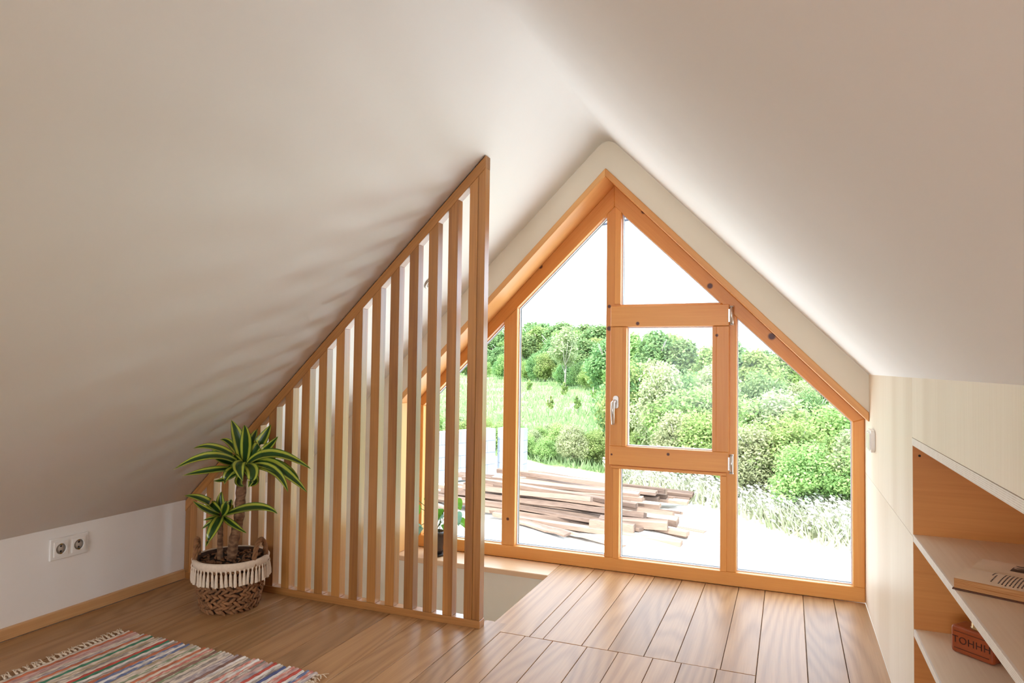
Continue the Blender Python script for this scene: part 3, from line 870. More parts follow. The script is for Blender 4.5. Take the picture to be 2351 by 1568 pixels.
# ================================================================== RAG RUG
rug = empty('rag_rug', (-1.825, 1.49, 0)); tag(rug, 'striped rag rug with knotted fringe lying on the oak floor', 'rug')
RX0, RX1, RY0, RY1 = -2.250, -1.400, 1.16, 1.832
pal = {'cream': (222, 208, 192), 'white': (232, 226, 220), 'orange': (204, 126, 96), 'coral': (220, 146, 132), 'pink': (204, 168, 160), 'grey': (168, 156, 148),
       'green': (84, 138, 112), 'sage': (150, 160, 128), 'red': (200, 96, 84), 'blue': (124, 136, 172), 'navy': (92, 100, 140), 'lilac': (186, 172, 174), 'brown': (150, 116, 104), 'beige': (196, 176, 146)}
seq = ('cream orange pink pink cream lilac orange cream green cream beige grey cream red green white grey orange blue white blue beige cream sage cream orange cream coral beige brown '
       'sage cream grey cream lilac lilac brown white cream grey coral white coral grey pink lilac red white grey navy white coral pink red white blue coral lilac').split()
RM = {}
for k_, c_ in pal.items():
    t = NT('rag_' + k_)
    tc = t.n('TexCoord'); oi = t.n('ObjectInfo')
    ad_ = t.n('VectorMath', operation='ADD'); t.l(tc.outputs['Object'], ad_.inputs[0]); t.l(oi.outputs['Location'], ad_.inputs[1])
    mp = t.n('Mapping'); mp.inputs['Scale'].default_value = (160, 26, 60); t.l(ad_.outputs[0], mp.inputs[0])
    no = t.n('TexNoise', i_Scale=1.0, i_Detail=3.0); t.l(mp.outputs[0], no.inputs['Vector'])
    base = lin(*c_)
    dk = tuple(x * .70 for x in base[:3]) + (1,)
    mixd = k_ in ('blue', 'sage', 'grey', 'beige', 'lilac', 'coral')
    hi = lin(226, 214, 200) if mixd else tuple(min(1, x * 1.15) for x in base[:3]) + (1,)
    t.l(t.ramp(no.outputs[0], [(0.34, dk), (0.5, base), (0.64, hi)]), t.p.inputs['Base Color'])
    t.p.inputs['Roughness'].default_value = 0.95; t.p.inputs['Specular IOR Level'].default_value = 0.1
    b = t.n('Bump', i_Strength=0.7, i_Distance=0.002); t.l(no.outputs[0], b.inputs['Height']); t.l(b.outputs[0], t.p.inputs['Normal'])
    RM[k_] = t.m
pitch_ = (RX1 - RX0) / len(seq)
def strip_mesh(seed):
    rr = random.Random(seed); m = MB(); n = 44; K = 5
    L = RY1 - RY0; vs, fs = [], []
    e0, e1 = rr.uniform(-.006, .006), rr.uniform(-.007, .007)
    for i in range(n + 1):
        u = i / n; y = -L / 2 + e0 + (L + e1 - e0) * u
        wob = .0007 * math.sin(u * 23 + seed); k1 = 1 + .14 * math.sin(u * 95 + seed * 2) + rr.uniform(-.06, .06)
        for k_ in range(K):
            q = -1 + 2 * k_ / (K - 1)
            vs.append((wob + q * pitch_ * .52, y, .0015 + .0085 * k1 * math.sqrt(max(0, 1 - .92 * q * q))))
    for i in range(n):
        for k_ in range(K - 1): a = i * K + k_; fs.append((a, a + 1, a + K + 1, a + K))
    vs0 = len(vs)
    m.add(vs, fs, True)
    return m
sms = [strip_mesh(i).mesh('rag_strip', RM['cream']) for i in range(5)]
for i, nm in enumerate(seq):
    o = bpy.data.objects.new('rag_strip', sms[i % 5]); link(o, rug)
    o.location = (RX0 + (i + .5) * pitch_ + 1.825, (RY0 + RY1) / 2 - 1.49, 0)
    o.material_slots[0].link = 'OBJECT'; o.material_slots[0].material = RM[nm]
bk_ = MB(); bk_.box(RX0 + .003, RX1 - .003, RY0 + .006, RY1 - .006, .0004, .0025)
o = bk_.build('rug_backing', RM['beige'], rug); o.matrix_parent_inverse = Matrix.Translation((1.825, -1.49, 0))
def fringe_mesh(seed):
    rr = random.Random(seed); m = MB()
    m.tube([(0, 0, .004), (.010, rr.uniform(-.003, .003), .006), (.014, 0, .006)], [.0022, .0045, .003], 6)
    for q in range(4):
        a = rr.uniform(-.7, .7); L = rr.uniform(.018, .034)
        m.tube([(.013, 0, .006), (.013 + L * .5 * math.cos(a), L * .5 * math.sin(a), .007 + rr.uniform(0, .006)), (.013 + L * math.cos(a * 1.3), L * math.sin(a * 1.3), .0025 + rr.uniform(0, .008))], [.0018, .0016, .0011], 5)
    return m.mesh('fringe_knot', M['cotton'])
fms = [fringe_mesh(i) for i in range(5)]
nf = 38
for s in (-1, 1):
    for i in range(nf):
        o = bpy.data.objects.new('fringe_knot', fms[random.randrange(5)]); link(o, rug)
        y = RY0 + (i + .5) * (RY1 - RY0) / nf + random.uniform(-.003, .003)
        o.location = ((RX0 - .001 if s < 0 else RX1 + .001) + 1.825, y - 1.49, 0)
        o.rotation_euler = (0, 0, (math.pi if s < 0 else 0) + random.uniform(-.35, .35))

# ================================================================== DOUBLE SOCKET ON THE KNEE WALL
sk = empty('power_socket', (XL, 1.842, .276)); tag(sk, 'white double power socket on the low knee wall', 'socket')
m = MB(); m.box(0.0, .0088, -.0765, .0765, -.041, .041); m.build('frame_plate', M['white_plastic'], sk, bevel=.004, seg=3)
for cy in (-.0355, .0355):
    m = MB(); N_ = 32; vs, fs = [], []
    for i in range(N_):
        a_ = 2 * math.pi * i / N_; c_, s_ = math.cos(a_), math.sin(a_); q_ = .0275 / max(abs(c_), abs(s_))
        for (x_, rad_) in ((.006, q_), (.0125, q_), (.0132, .0212), (.0120, .0195), (.0020, .0190)): vs.append((x_, cy + rad_ * c_, rad_ * s_))
    for i in range(N_):
        j = (i + 1) % N_
        for k_ in range(4): fs.append((5 * i + k_, 5 * j + k_, 5 * j + k_ + 1, 5 * i + k_ + 1))
    m.add(vs, fs); ins = m.build('socket_insert', M['white_plastic'], sk)
    c = MB(); c.lathe([(.0192, .0), (.001, .0003)], 30, cap0=True, cap1=True)
    wl = c.build('socket_well', M['grey_socket'], ins); wl.location = (.0092, cy, 0); wl.rotation_euler = (0, math.radians(90), 0)
    for dz in (-.0095, .0095):
        h = MB(); h.lathe([(.001, 0), (.0036, 0), (.0036, .0008), (.001, .0008)], 14)
        ho = h.build('pin_hole', M['dark'], ins); ho.location = (.0095, cy, dz); ho.rotation_euler = (0, math.radians(90), 0)
    for dz in (-1, 1):
        h = MB(); h.box(.0088, .0136, cy - .003, cy + .003, dz * .0175 - .0016, dz * .0175 + .0016)
        h.build('earth_clip', M['brass'], ins)

# ================================================================== SWITCH ON THE PLYWOOD WALL
sw = empty('light_switch', (XR, 3.005, .727)); tag(sw, 'glossy white rounded light switch on the plywood wall beside the window', 'switch')
m = MB(); n_ = rrect(0, 0, .13, .085, .022, 6)
m.prism_y(n_, -.016, 0.0)
o = m.build('switch_plate', M['white_plastic'], sw, bevel=.003); o.rotation_euler = (0, 0, math.radians(-90))
for cx in (-.031, .031):
    m = MB(); m.prism_y(rrect(cx, 0, .056, .066, .006, 4), -.021, -.0155)
    o = m.build('rocker', M['white_plastic'], sw, bevel=.0015); o.rotation_euler = (0, 0, math.radians(-90))

# ================================================================== ROUND LIGHT ON THE SLOPE BEHIND THE SLATS
lx, ly = -1.535, 2.79
lt = empty('ceiling_spot', (lx, ly, ceil_z(lx))); tag(lt, 'small round grey spotlight on the slope behind the slats', 'ceiling light')
nrm = Vector((KL, 0, -1)).normalized()
lt.rotation_euler = nrm.to_track_quat('Z', 'Y').to_euler()
m = MB(); m.lathe([(.044, 0), (.044, .004), (.040, .008), (.033, .008), (.031, .003)], 32, cap0=True, cap1=False); m.build('ring', M['steel'], lt)
m = MB(); m.lathe([(.031, .001), (.031, .004), (.020, .006), (.001, .0065)], 32, cap0=False); m.build('lens', plain('frosted_lens', lin(200, 198, 196), .3, var=.02), lt)

# ================================================================== OPEN BOOK ON THE UPPER SHELF
paper = plain('book_paper', lin(224, 200, 168), 0.8, var=0.05, vscale=14)
edge = NT('page_edges')
tc = edge.n('TexCoord'); sp = edge.n('SeparateXYZ'); edge.l(tc.outputs['Object'], sp.inputs[0])
no = edge.n('TexNoise', i_Scale=900.0); mp = edge.n('Mapping'); mp.inputs['Scale'].default_value = (.01, .01, 1); edge.l(tc.outputs['Object'], mp.inputs[0]); edge.l(mp.outputs[0], no.inputs['Vector'])
edge.l(edge.ramp(no.outputs[0], [(.35, lin(150, 90, 42)), (.65, lin(206, 152, 96))]), edge.p.inputs['Base Color'])
edge.p.inputs['Roughness'].default_value = .9
ink = plain('printing_ink', lin(70, 52, 44), 0.8, var=.1)
bkang = math.atan2(-.42, .908)
# spine line lies along local x, near pages at local -y, far pages at local +y
book = empty('open_book', (.354, 1.716, .567), bkang); tag(book, 'open old book with a dark engraving lying on the upper plywood shelf', 'book')
BL = .215
m = MB(); m.box(-.003, -.003 + BL, -.121, -.001, 0.0, .003); m.box(-.003, -.003 + BL, -.001, .122, 0, .003)
m.build('cover', plain('book_cover', lin(92, 52, 30), .7, var=.1), book, bevel=.001)
def block(sy, h, depth):
    m = MB(); n = 12; vs, fs = [], []
    x0, x1 = 0.0, BL - .006
    for i in range(n + 1):
        u = i / n; y = sy * (.002 + depth * u)
        zt = .0035 + h * (1 - math.exp(-u * 14)) * (1 - .10 * u) + .003 * math.sin(math.pi * u)
        vs += [(x0, y, .0035), (x0, y, zt), (x1, y, zt), (x1, y, .0035)]
    for i in range(n):
        a, b_ = 4 * i, 4 * (i + 1)
        fs += [(a + 1, a + 2, b_ + 2, b_ + 1) if sy > 0 else (a + 2, a + 1, b_ + 1, b_ + 2)]
        fs += [(a, a + 1, b_ + 1, b_), (a + 2, a + 3, b_ + 3, b_ + 2)]
    fs += [(4 * n, 4 * n + 1, 4 * n + 2, 4 * n + 3), (3, 2, 1, 0)]
    m.add(vs, fs)
    me = m.mesh('page_block', paper); me.materials.append(edge.m)
    for p in me.polygons:
        if abs(p.normal.z) < .5: p.material_index = 1
    bmx = bmesh.new(); bmx.from_mesh(me); bmesh.ops.recalc_face_normals(bmx, faces=bmx.faces[:]); bmx.to_mesh(me); bmx.free()
    f = lambda u: .0035 + h * (1 - math.exp(-u * 14)) * (1 - .10 * u) + .003 * math.sin(math.pi * u)
    return link(bpy.data.objects.new('page_block', me), book), f
nb, fz = block(-1, .021, .116)
fb, fz2 = block(1, .0145, .116)
m = MB(); rr = random.Random(3)
for li in range(24):
    x = .050 + li * .0062
    if li == 2: continue
    u = .16 if li != 0 else .14
    end = .86 if li > 2 else (.45 if li == 0 else .80)
    if li == 1: u = .40
    while u < end:
        L = rr.uniform(.03, .075)
        ys = [-(.002 + .116 * (u + L * q / 3)) for q in range(4)]
        zs = [fz(u + L * q / 3) + .0002 for q in range(4)]
        for q in range(3):
            m.add([(x, ys[q], zs[q]), (x + .0024, ys[q], zs[q]), (x + .0024, ys[q + 1], zs[q + 1]), (x, ys[q + 1], zs[q + 1])], [(0, 1, 2, 3)])
        u += L + .016
tag(m.build('printed_text', ink, nb), kind='stuff')
t = NT('engraving')
tc = t.n('TexCoord'); no = t.n('TexNoise', i_Scale=38.0, i_Detail=4.0, i_Distortion=2.0); t.l(tc.outputs['Object'], no.inputs['Vector'])
t.l(t.ramp(no.outputs[0], [(.44, lin(30, 22, 22)), (.56, lin(64, 52, 50)), (.62, lin(206, 186, 164))]), t.p.inputs['Base Color'])
m = MB(); n = 8; vs, fs = [], []
for i in range(n + 1):
    u = .30 + .52 * i / n
    vs += [(.062, .002 + .116 * u, fz2(u) + .0003), (.190, .002 + .116 * u, fz2(u) + .0003)]
for i in range(n): fs.append((2 * i, 2 * i + 1, 2 * i + 3, 2 * i + 2))
m.add(vs, fs); m.build('engraving', t.m, fb)

# ================================================================== SMALL BROWN CASE ON THE LOWER SHELF
case = empty('brown_case', (.402, 1.940, .320), math.atan2(-.061, .066)); tag(case, 'small glossy red-brown case stamped with capital letters on the lower shelf', 'case')
M['leather'] = plain('red_brown_lacquer', lin(150, 70, 34), 0.28, var=0.12, vscale=30, bump=.05, bscale=200)
m = MB(); m.box(-.050, .050, -.002, .058, .0, .066)
m.build('case_body', M['leather'], case, bevel=.009, seg=4)
m = MB()
for z0, z1 in ((.052, .0535), (.0125, .014)): m.box(-.040, .040, -.0026, -.0016, z0, z1)
m.build('incised_line', plain('incised_line', lin(78, 30, 14), .5, var=.1), case)
fc = bpy.data.curves.new('lettering', 'FONT'); fc.body = 'TOHHH'; fc.size = .0235; fc.extrude = .0006; fc.align_x = 'CENTER'; fc.align_y = 'CENTER'; fc.space_character = 1.08
fc.materials.append(plain('stamped_letters', lin(70, 26, 12), .5, var=.1))
tmp = bpy.data.objects.new('lettering_curve', fc); col.objects.link(tmp); bpy.context.view_layer.update()
lme = bpy.data.meshes.new_from_object(tmp.evaluated_get(bpy.context.evaluated_depsgraph_get())); bpy.data.objects.remove(tmp)
fo = bpy.data.objects.new('lettering', lme); link(fo, case); fo.location = (0, -.0022, .033); fo.rotation_euler = (math.radians(90), 0, 0)
knob = MB(); knob.lathe([(.0005, .066), (.0165, .066), (.0165, .070), (.0150, .071), (.0150, .079), (.0130, .081), (.0005, .081)], 20, c=(.004, .022, 0), cap0=False, cap1=False, fn=lambda r, z, a: r * (1 + (.05 * math.cos(10 * a) if r > .012 else 0)))
knob.build('metal_ring', plain('worn_gilt_metal', lin(196, 164, 116), .3, .8, var=.25, vscale=120), case)
kb = MB(); kb.lathe([(.0005, .081), (.0110, .081), (.0120, .085), (.0105, .0895), (.0005, .090)], 18, c=(.004, .022, 0), cap0=False, cap1=False)
kb.build('dark_knob', plain('dark_knob', lin(44, 28, 20), .3, var=.1), case)

# ================================================================== HOUSEPLANT ON THE SILL
hp = empty('sill_houseplant', (-1.725, 3.222, -.0005)); tag(hp, 'green trailing houseplant in a dark pot on the window sill', 'plant')
M['pot'] = plain('dark_brown_pot', lin(52, 34, 26), .45, var=.1)
m = MB(); m.lathe([(.036, .010), (.040, .03), (.047, .108), (.051, .110), (.051, .124), (.046, .124), (.043, .112), (.001, .110)], 28, cap1=True); m.build('pot', M['pot'], hp)
m = MB(); m.lathe([(.046, .0), (.054, .003), (.056, .014), (.053, .014), (.050, .006), (.001, .006)], 28); m.build('saucer', plain('black_saucer', lin(28, 24, 24), .35, var=.1), hp)
def gleaf_mat(nm, c0, c1):
    t = NT(nm); tc = t.n('TexCoord'); no = t.n('TexNoise', i_Scale=30.0, i_Detail=2.0); t.l(tc.outputs['Object'], no.inputs['Vector'])
    t.l(t.ramp(no.outputs[0], [(.3, c0), (.7, c1)]), t.p.inputs['Base Color']); t.p.inputs['Roughness'].default_value = .35
    tr = t.n('BsdfTranslucent'); tr.inputs[0].default_value = c1
    mx = t.n('MixShader', i_0=.35); t.l(t.p.outputs[0], mx.inputs[1]); t.l(tr.outputs[0], mx.inputs[2]); t.l(mx.outputs[0], t.out.inputs[0])
    return t.m
gA = gleaf_mat('pothos_leaf', lin(60, 120, 34), lin(118, 178, 56))
gB = gleaf_mat('pothos_leaf_silvery', lin(96, 150, 120), lin(150, 190, 170))
stem_m = plain('green_stem', lin(96, 120, 60), .6, var=.1)
heart = lambda u: (math.sin(math.pi * (u ** .62)) ** .75) * 1.0 + (.12 if u < .1 else 0)
def noop(o): return o
PL = [((-.085, -.01, .235), (-.125, -.03, .185), .060, gA), ((-.03, .005, .260), (-.062, -.02, .285), .055, gA), ((-.075, -.02, .150), (-.100, -.03, .075), .050, gB),
      ((.015, -.01, .245), (.030, -.035, .190), .062, gA), ((.045, .0, .215), (.012, -.03, .175), .050, gB), ((.115, -.02, .290), (.165, -.04, .255), .065, gA),
      ((.120, -.01, .235), (.150, -.03, .170), .058, gB), ((.085, .01, .255), (.062, -.01, .300), .045, gA), ((.130, .0, .190), (.185, -.02, .160), .050, gA),
      ((-.050, .01, .205), (-.020, -.03, .150), .050, gA), ((.06, -.02, .17), (.085, -.04, .12), .042, gA), ((-.11, .01, .27), (-.15, -.01, .25), .05, gA)]
for b_, t_, w_, mt in PL:
    b_, t_ = Vector(b_), Vector(t_); mid = (b_ + t_) / 2 + Vector((0, 0, .012))
    leaf(b_, mid, t_, w_, noop, hp, mat=mt, name='leaf', fold=.18, prof=heart)
    m = MB(); r0 = Vector((random.uniform(-.02, .02), random.uniform(-.02, .02), .11))
    m.tube([r0, r0.lerp(b_, .5) + Vector((0, 0, .05)), b_], [.0022, .0020, .0016], 6); m.build('stem', stem_m, hp)

# ================================================================== OUTDOORS: TIMBER, BLOCK WALL, PLANTS, CABLE
G0 = -2.7
M['old_wood'] = wood('weathered_timber', lin(156, 130, 112), lin(78, 62, 54), 'X', .9, ring=9, scale=1.2, stretch=10, var=.45, fibre=.6, spec=.1)
rr = random.Random(11)
tim = []  # centre x, y, length, width, height, z, angle
for lev in range(4):
    for q in range((17, 12, 8, 4)[lev]):
        n_ = (17, 12, 8, 4)[lev]
        y = 14.9 + lev * .45 + (5.0 - lev * .9) * q / (n_ - 1) + rr.uniform(-.12, .12)
        L = rr.uniform(4.2, 7.0) - .5 * lev - (1.2 if y < 15.6 else 0)
        tim.append((-5.7 + rr.uniform(-.7, .8) + (.7 if y < 15.6 else 0), y, L, rr.uniform(.13, .24), rr.uniform(.06, .13), lev, -10 + rr.uniform(-7, 7)))
tim += [(-4.3, 14.4, 2.6, .24, .05, 0, -24), (-5.2, 14.6, 1.9, .2, .05, 0, -30), (-3.2, 15.2, 1.5, .26, .16, 0, 4), (-2.95, 15.8, 1.3, .24, .16, 0, -6),
        (-3.6, 14.9, 1.0, .2, .16, 0, -3), (-6.3, 20.9, 3.8, .14, .07, 0, -22), (-5.4, 20.5, 3.2, .16, .06, 0, -25), (-8.6, 17.0, 2.8, .2, .1, 0, -16), (-8.2, 15.4, 1.7, .18, .1, 0, -34)]
for i, (x, y, L, W, H, lev, an) in enumerate(tim):
    m = MB(); n = 6; vs, fs = [], []
    for k_ in range(n + 1):
        u = -L / 2 + L * k_ / n; dz = rr.uniform(-.012, .012); dy = rr.uniform(-.012, .012)
        for (sy, sz) in ((-1, 0), (1, 0), (1, 1), (-1, 1)): vs.append((u, sy * W / 2 + dy, sz * H + dz))
    for k_ in range(n):
        for q in range(4): a = 4 * k_; b_ = (q + 1) % 4; fs.append((a + q, a + b_, a + 4 + b_, a + 4 + q))
    fs += [(3, 2, 1, 0), tuple(4 * n + q for q in range(4))]
    m.add(vs, fs)
    o = m.build('timber_beam', M['old_wood'])
    o.location = (x, y, ground_z(x, y) + .04 + lev * .135 + rr.uniform(0, .03)); o.rotation_euler = (rr.uniform(-.3, .3), rr.uniform(-.02, .02), math.radians(an))
    tag(o, 'old weathered timber beam in the heap on the gravel outside', 'beam', 'reclaimed timbers heaped in the yard')
# block wall
conc = plain('concrete_block', lin(150, 154, 162), .9, var=.08, vscale=6, bump=.3, bscale=60)
bw = empty('block_wall', (-9.4, 21.8, G0)); tag(bw, 'unfinished grey concrete block wall standing beyond the timber heap', 'block wall')
bm_ = {}
def blockm(L, T, H):
    k_ = (round(L, 3), T, H)
    if k_ not in bm_:
        m = MB(); m.box(-L / 2, L / 2, -T / 2, T / 2, 0, H); me = m.mesh('block', conc)
        b_ = bmesh.new(); b_.from_mesh(me); bmesh.ops.bevel(b_, geom=b_.edges[:], offset=.005, segments=1, affect='EDGES'); b_.to_mesh(me); b_.free()
        bm_[k_] = me
    return bm_[k_]
def lay(p0, p1, rows, H=.40, L0=.80, T=.40):
    p0, p1 = Vector(p0), Vector(p1); d = p1 - p0; ln = d.length; u = d.normalized(); ang = math.atan2(u.y, u.x)
    for r_ in range(rows):
        s = 0.0
        first = True
        while s < ln - .02:
            L = L0 / 2 if (first and r_ % 2) else L0
            L = min(L, ln - s); first = False
            o = bpy.data.objects.new('block', blockm(L - .006, T, H - .006)); link(o, bw)
            c = p0 + u * (s + L / 2)
            o.location = (c.x + 9.4, c.y - 21.8, r_ * H - .05); o.rotation_euler = (0, 0, ang)
            s += L
lay((-11.9, 16.2), (-10.55, 19.0), 3); lay((-10.53, 19.05), (-9.45, 21.6), 4); lay((-9.3, 21.95), (-8.34, 21.95), 4)
# foliage
def foliage_mat(nm, dark_, mid_, hi_):
    t = NT(nm); tc = t.n('TexCoord'); oi = t.n('ObjectInfo'); geo = t.n('NewGeometry')
    no = t.n('TexNoise', i_Scale=0.9, i_Detail=3.0); t.l(geo.outputs['Position'], no.inputs['Vector'])
    rl = t.math('ADD', t.math('MULTIPLY', geo.outputs['Random Per Island'], .45), t.math('MULTIPLY', no.outputs[0], .55))
    c = t.ramp(rl, [(.2, dark_), (.5, mid_), (.8, hi_)])
    h = t.n('HueSaturation'); t.l(c, h.inputs['Color'])
    h.inputs['Saturation'].default_value = 0.9
    t.l(t.math('ADD', t.math('MULTIPLY', oi.outputs['Random'], .05), .475), h.inputs['Hue'])
    t.l(t.math('ADD', t.math('MULTIPLY', oi.outputs['Random'], .25), .875), h.inputs['Value'])
    t.l(h.outputs[0], t.p.inputs['Base Color']); t.p.inputs['Roughness'].default_value = .7; t.p.inputs['Specular IOR Level'].default_value = .2
    tr = t.n('BsdfTranslucent'); t.l(h.outputs[0], tr.inputs[0])
    mx = t.n('MixShader', i_0=.4); t.l(t.p.outputs[0], mx.inputs[1]); t.l(tr.outputs[0], mx.inputs[2]); t.l(mx.outputs[0], t.out.inputs[0])
    return t.m
FM = {'bright': foliage_mat('leaves_bright', lin(106, 136, 66), lin(146, 170, 88), lin(178, 194, 112)),
      'deep': foliage_mat('leaves_deep', lin(82, 116, 66), lin(118, 150, 84), lin(154, 178, 106)),
      'pale': foliage_mat('leaves_pale', lin(136, 148, 100), lin(164, 172, 120), lin(188, 194, 142))}
barkm = plain('tree_bark', lin(168, 158, 146), .9, var=.25, vscale=8)
def crown_mesh(seed, nclump, nleaf, size, rx, rz, kind, base=.18, droop=0.0):
    r_ = np.random.default_rng(seed)
    cl = r_.normal(size=(nclump, 3)); cl /= np.linalg.norm(cl, axis=1)[:, None]
    cl *= (r_.random(nclump) ** .45)[:, None]
    cc = np.stack([cl[:, 0] * rx * .72, cl[:, 1] * rx * .72, base + (1 - base) * (.5 + cl[:, 2] * .40) * rz], 1)
    taper = np.clip(1.15 - .55 * (cc[:, 2] / rz), .4, 1.1); cc[:, 0] *= taper; cc[:, 1] *= taper
    cr = r_.uniform(.16, .34, nclump) * rx
    k = r_.integers(0, nclump, nleaf)
    d = r_.normal(size=(nleaf, 3)); d /= np.linalg.norm(d, axis=1)[:, None]
    p = cc[k] + d * (cr[k] * r_.uniform(.55, 1.08, nleaf))[:, None]
    p[:, 2] = np.maximum(p[:, 2], .02)
    nr = d * .7 + r_.normal(size=(nleaf, 3)) * .6; nr[:, 2] += .35
    nr /= np.linalg.norm(nr, axis=1)[:, None]
    a = np.cross(nr, r_.normal(size=(nleaf, 3))); a /= np.linalg.norm(a, axis=1)[:, None]
    b_ = np.cross(nr, a)
    s = size * r_.uniform(.6, 1.4, nleaf)
    a *= s[:, None]; b_ *= (s * .55)[:, None]
    V = np.stack([p - a, p + b_ * 1.0, p + a, p - b_ * 1.0], 1).reshape(-1, 3)
    me = bpy.data.meshes.new('foliage')
    me.vertices.add(len(V)); me.vertices.foreach_set('co', V.astype(np.float32).ravel())
    me.loops.add(4 * nleaf); me.loops.foreach_set('vertex_index', np.arange(4 * nleaf, dtype=np.int32))
    me.polygons.add(nleaf); me.polygons.foreach_set('loop_start', np.arange(0, 4 * nleaf, 4, dtype=np.int32))
    me.update(calc_edges=True); me.materials.append(FM[kind])
    return me
def trunk_mesh(seed, h, r0):
    r_ = random.Random(seed); m = MB()
    m.tube([(0, 0, -.05), (r_.uniform(-.03, .03), r_.uniform(-.03, .03), h * .4), (r_.uniform(-.05, .05), 0, h * .85)], [r0, r0 * .75, r0 * .3], 7)
    for q in range(5):
        a = r_.uniform(0, 6.28); z = h * r_.uniform(.25, .65); L = h * r_.uniform(.2, .34)
        m.tube([(0, 0, z), (math.cos(a) * L * .5, math.sin(a) * L * .5, z + L * .5), (math.cos(a) * L * .8, math.sin(a) * L * .8, z + L * 1.0)], [r0 * .5, r0 * .3, r0 * .12], 5)
    return m.mesh('trunk', barkm)
# unit height prototypes (height 1)
PR = {'bushA': (crown_mesh(1, 60, 17000, .019, .62, 1.0, 'bright', .05), trunk_mesh(1, 1, .025)),
      'bushB': (crown_mesh(2, 60, 17000, .019, .58, 1.0, 'deep', .05), trunk_mesh(2, 1, .025)),
      'bushP': (crown_mesh(3, 60, 15000, .017, .52, 1.0, 'pale', .05), trunk_mesh(3, 1, .025)),
      'treeA': (crown_mesh(4, 64, 15000, .019, .40, 1.0, 'deep', .22), trunk_mesh(4, 1, .022)),
      'treeB': (crown_mesh(5, 64, 15000, .019, .36, 1.0, 'bright', .20), trunk_mesh(5, 1, .022)),
      'treeC': (crown_mesh(6, 50, 8000, .017, .30, 1.0, 'pale', .30), trunk_mesh(6, 1, .018)),
      'sap': (crown_mesh(7, 20, 1100, .055, .26, 1.0, 'bright', .10), trunk_mesh(7, 1, .03))}
def plant(proto, x, y, h, name, label, cat, group, sx=1.0):
    e_ = empty(name, (x, y, ground_z(x, y) - .03), random.uniform(0, 6.28)); tag(e_, label, cat, group)
    e_.scale = (h * sx, h * sx, h)
    for nm, me in (('foliage', PR[proto][0]), ('trunk', PR[proto][1])):
        link(bpy.data.objects.new(nm, me), e_)
    return e_
rr = random.Random(21)
def top_h(x, y, z): return max(.8, z - ground_z(x, y))
# near thicket to the right, seen through the right panes
for i in range(15):
    r_ = -.135 + .235 * (i % 8) / 7 + rr.uniform(-.015, .015); y = (20.4 if i < 8 else 23.0) + rr.uniform(-.5, .7)
    if r_ > .02: y -= 1.6
    if r_ < -.07: y += 1.8
    zt = rr.uniform(-.75, -.1) + (.6 if i >= 8 else 0) - (.2 if r_ > .03 else 0)
    plant('bushA' if i % 3 else 'bushP', r_ * y, y, top_h(r_ * y, y, zt), 'thicket_bush', 'bright green bush at the front of the thicket beyond the weeds', 'bush', 'bushes along the front of the thicket', 1.15)
for i in range(12):
    r_ = -.23 + .33 * i / 11 + rr.uniform(-.02, .02); y = 27 + rr.uniform(-1.5, 2.5)
    zt = rr.uniform(.5, 1.5) - (.5 if r_ > 0 else 0)
    plant(('bushB', 'bushA', 'bushP')[i % 3], r_ * y, y, top_h(r_ * y, y, zt), 'tall_bush', 'tall mixed green bush in the middle of the thicket', 'bush', 'tall bushes within the thicket', .85)
plant('bushP', -.165 * 25, 25.0, top_h(-.165 * 25, 25, 1.25), 'willow_bush', 'large greyish pale bush seen through the opening sash', 'bush', None, .8)
for i in range(13):
    r_ = -.25 + .34 * i / 12 + rr.uniform(-.012, .012); y = 38 + rr.uniform(-3, 6)
    px_top = float(np.interp(r_, [-.25, -.12, -.03, .02, .09], [.050, .046, .034, .016, -.02])) + rr.uniform(-.010, .006)
    plant(('treeA', 'treeB')[i % 2], r_ * y, y, top_h(r_ * y, y, 1 + px_top * y), 'thicket_tree', 'leafy tree at the back of the thicket against the sky', 'tree', 'trees at the back of the thicket', 1.15)
# wood on the hill above the meadow
for i in range(40):
    r_ = -.60 + .38 * i / 39 + rr.uniform(-.01, .01); row = i % 3
    y = float(np.interp(r_, [-.6, -.39, -.25, -.2], [92, 82, 62, 52])) + row * 5 + rr.uniform(-1, 2)
    pt = float(np.interp(r_, [-.60, -.5, -.42, -.36, -.30, -.22], [.02, .040, .052, .069, .066, .052])) + rr.uniform(-.006, .004) - (.020, .010, -.003)[row]
    plant(('treeA', 'treeB', 'treeA')[i % 3], r_ * y, y, top_h(r_ * y, y, 1 + pt * y), 'woodland_tree', 'deciduous tree in the wood above the meadow', 'tree', 'trees of the wood above the meadow', 1.5)
plant('treeC', -.317 * 60, 60.0, top_h(-.317 * 60, 60, 1 + .066 * 60), 'pale_birch', 'slender pale birch with a white trunk before the wood', 'tree', None, 1.0)
for i in range(22):
    r_ = -.585 + .37 * i / 21 + rr.uniform(-.012, .012)
    y = float(np.interp(r_, [-.6, -.39, -.25, -.2], [84, 74, 56, 48])) + rr.uniform(-1, 1)
    plant('bushB' if i % 2 else 'bushA', r_ * y, y, rr.uniform(1.8, 3.2), 'meadow_edge_bush', 'round bush along the top edge of the meadow', 'bush', 'bushes along the meadow edge', 1.0)
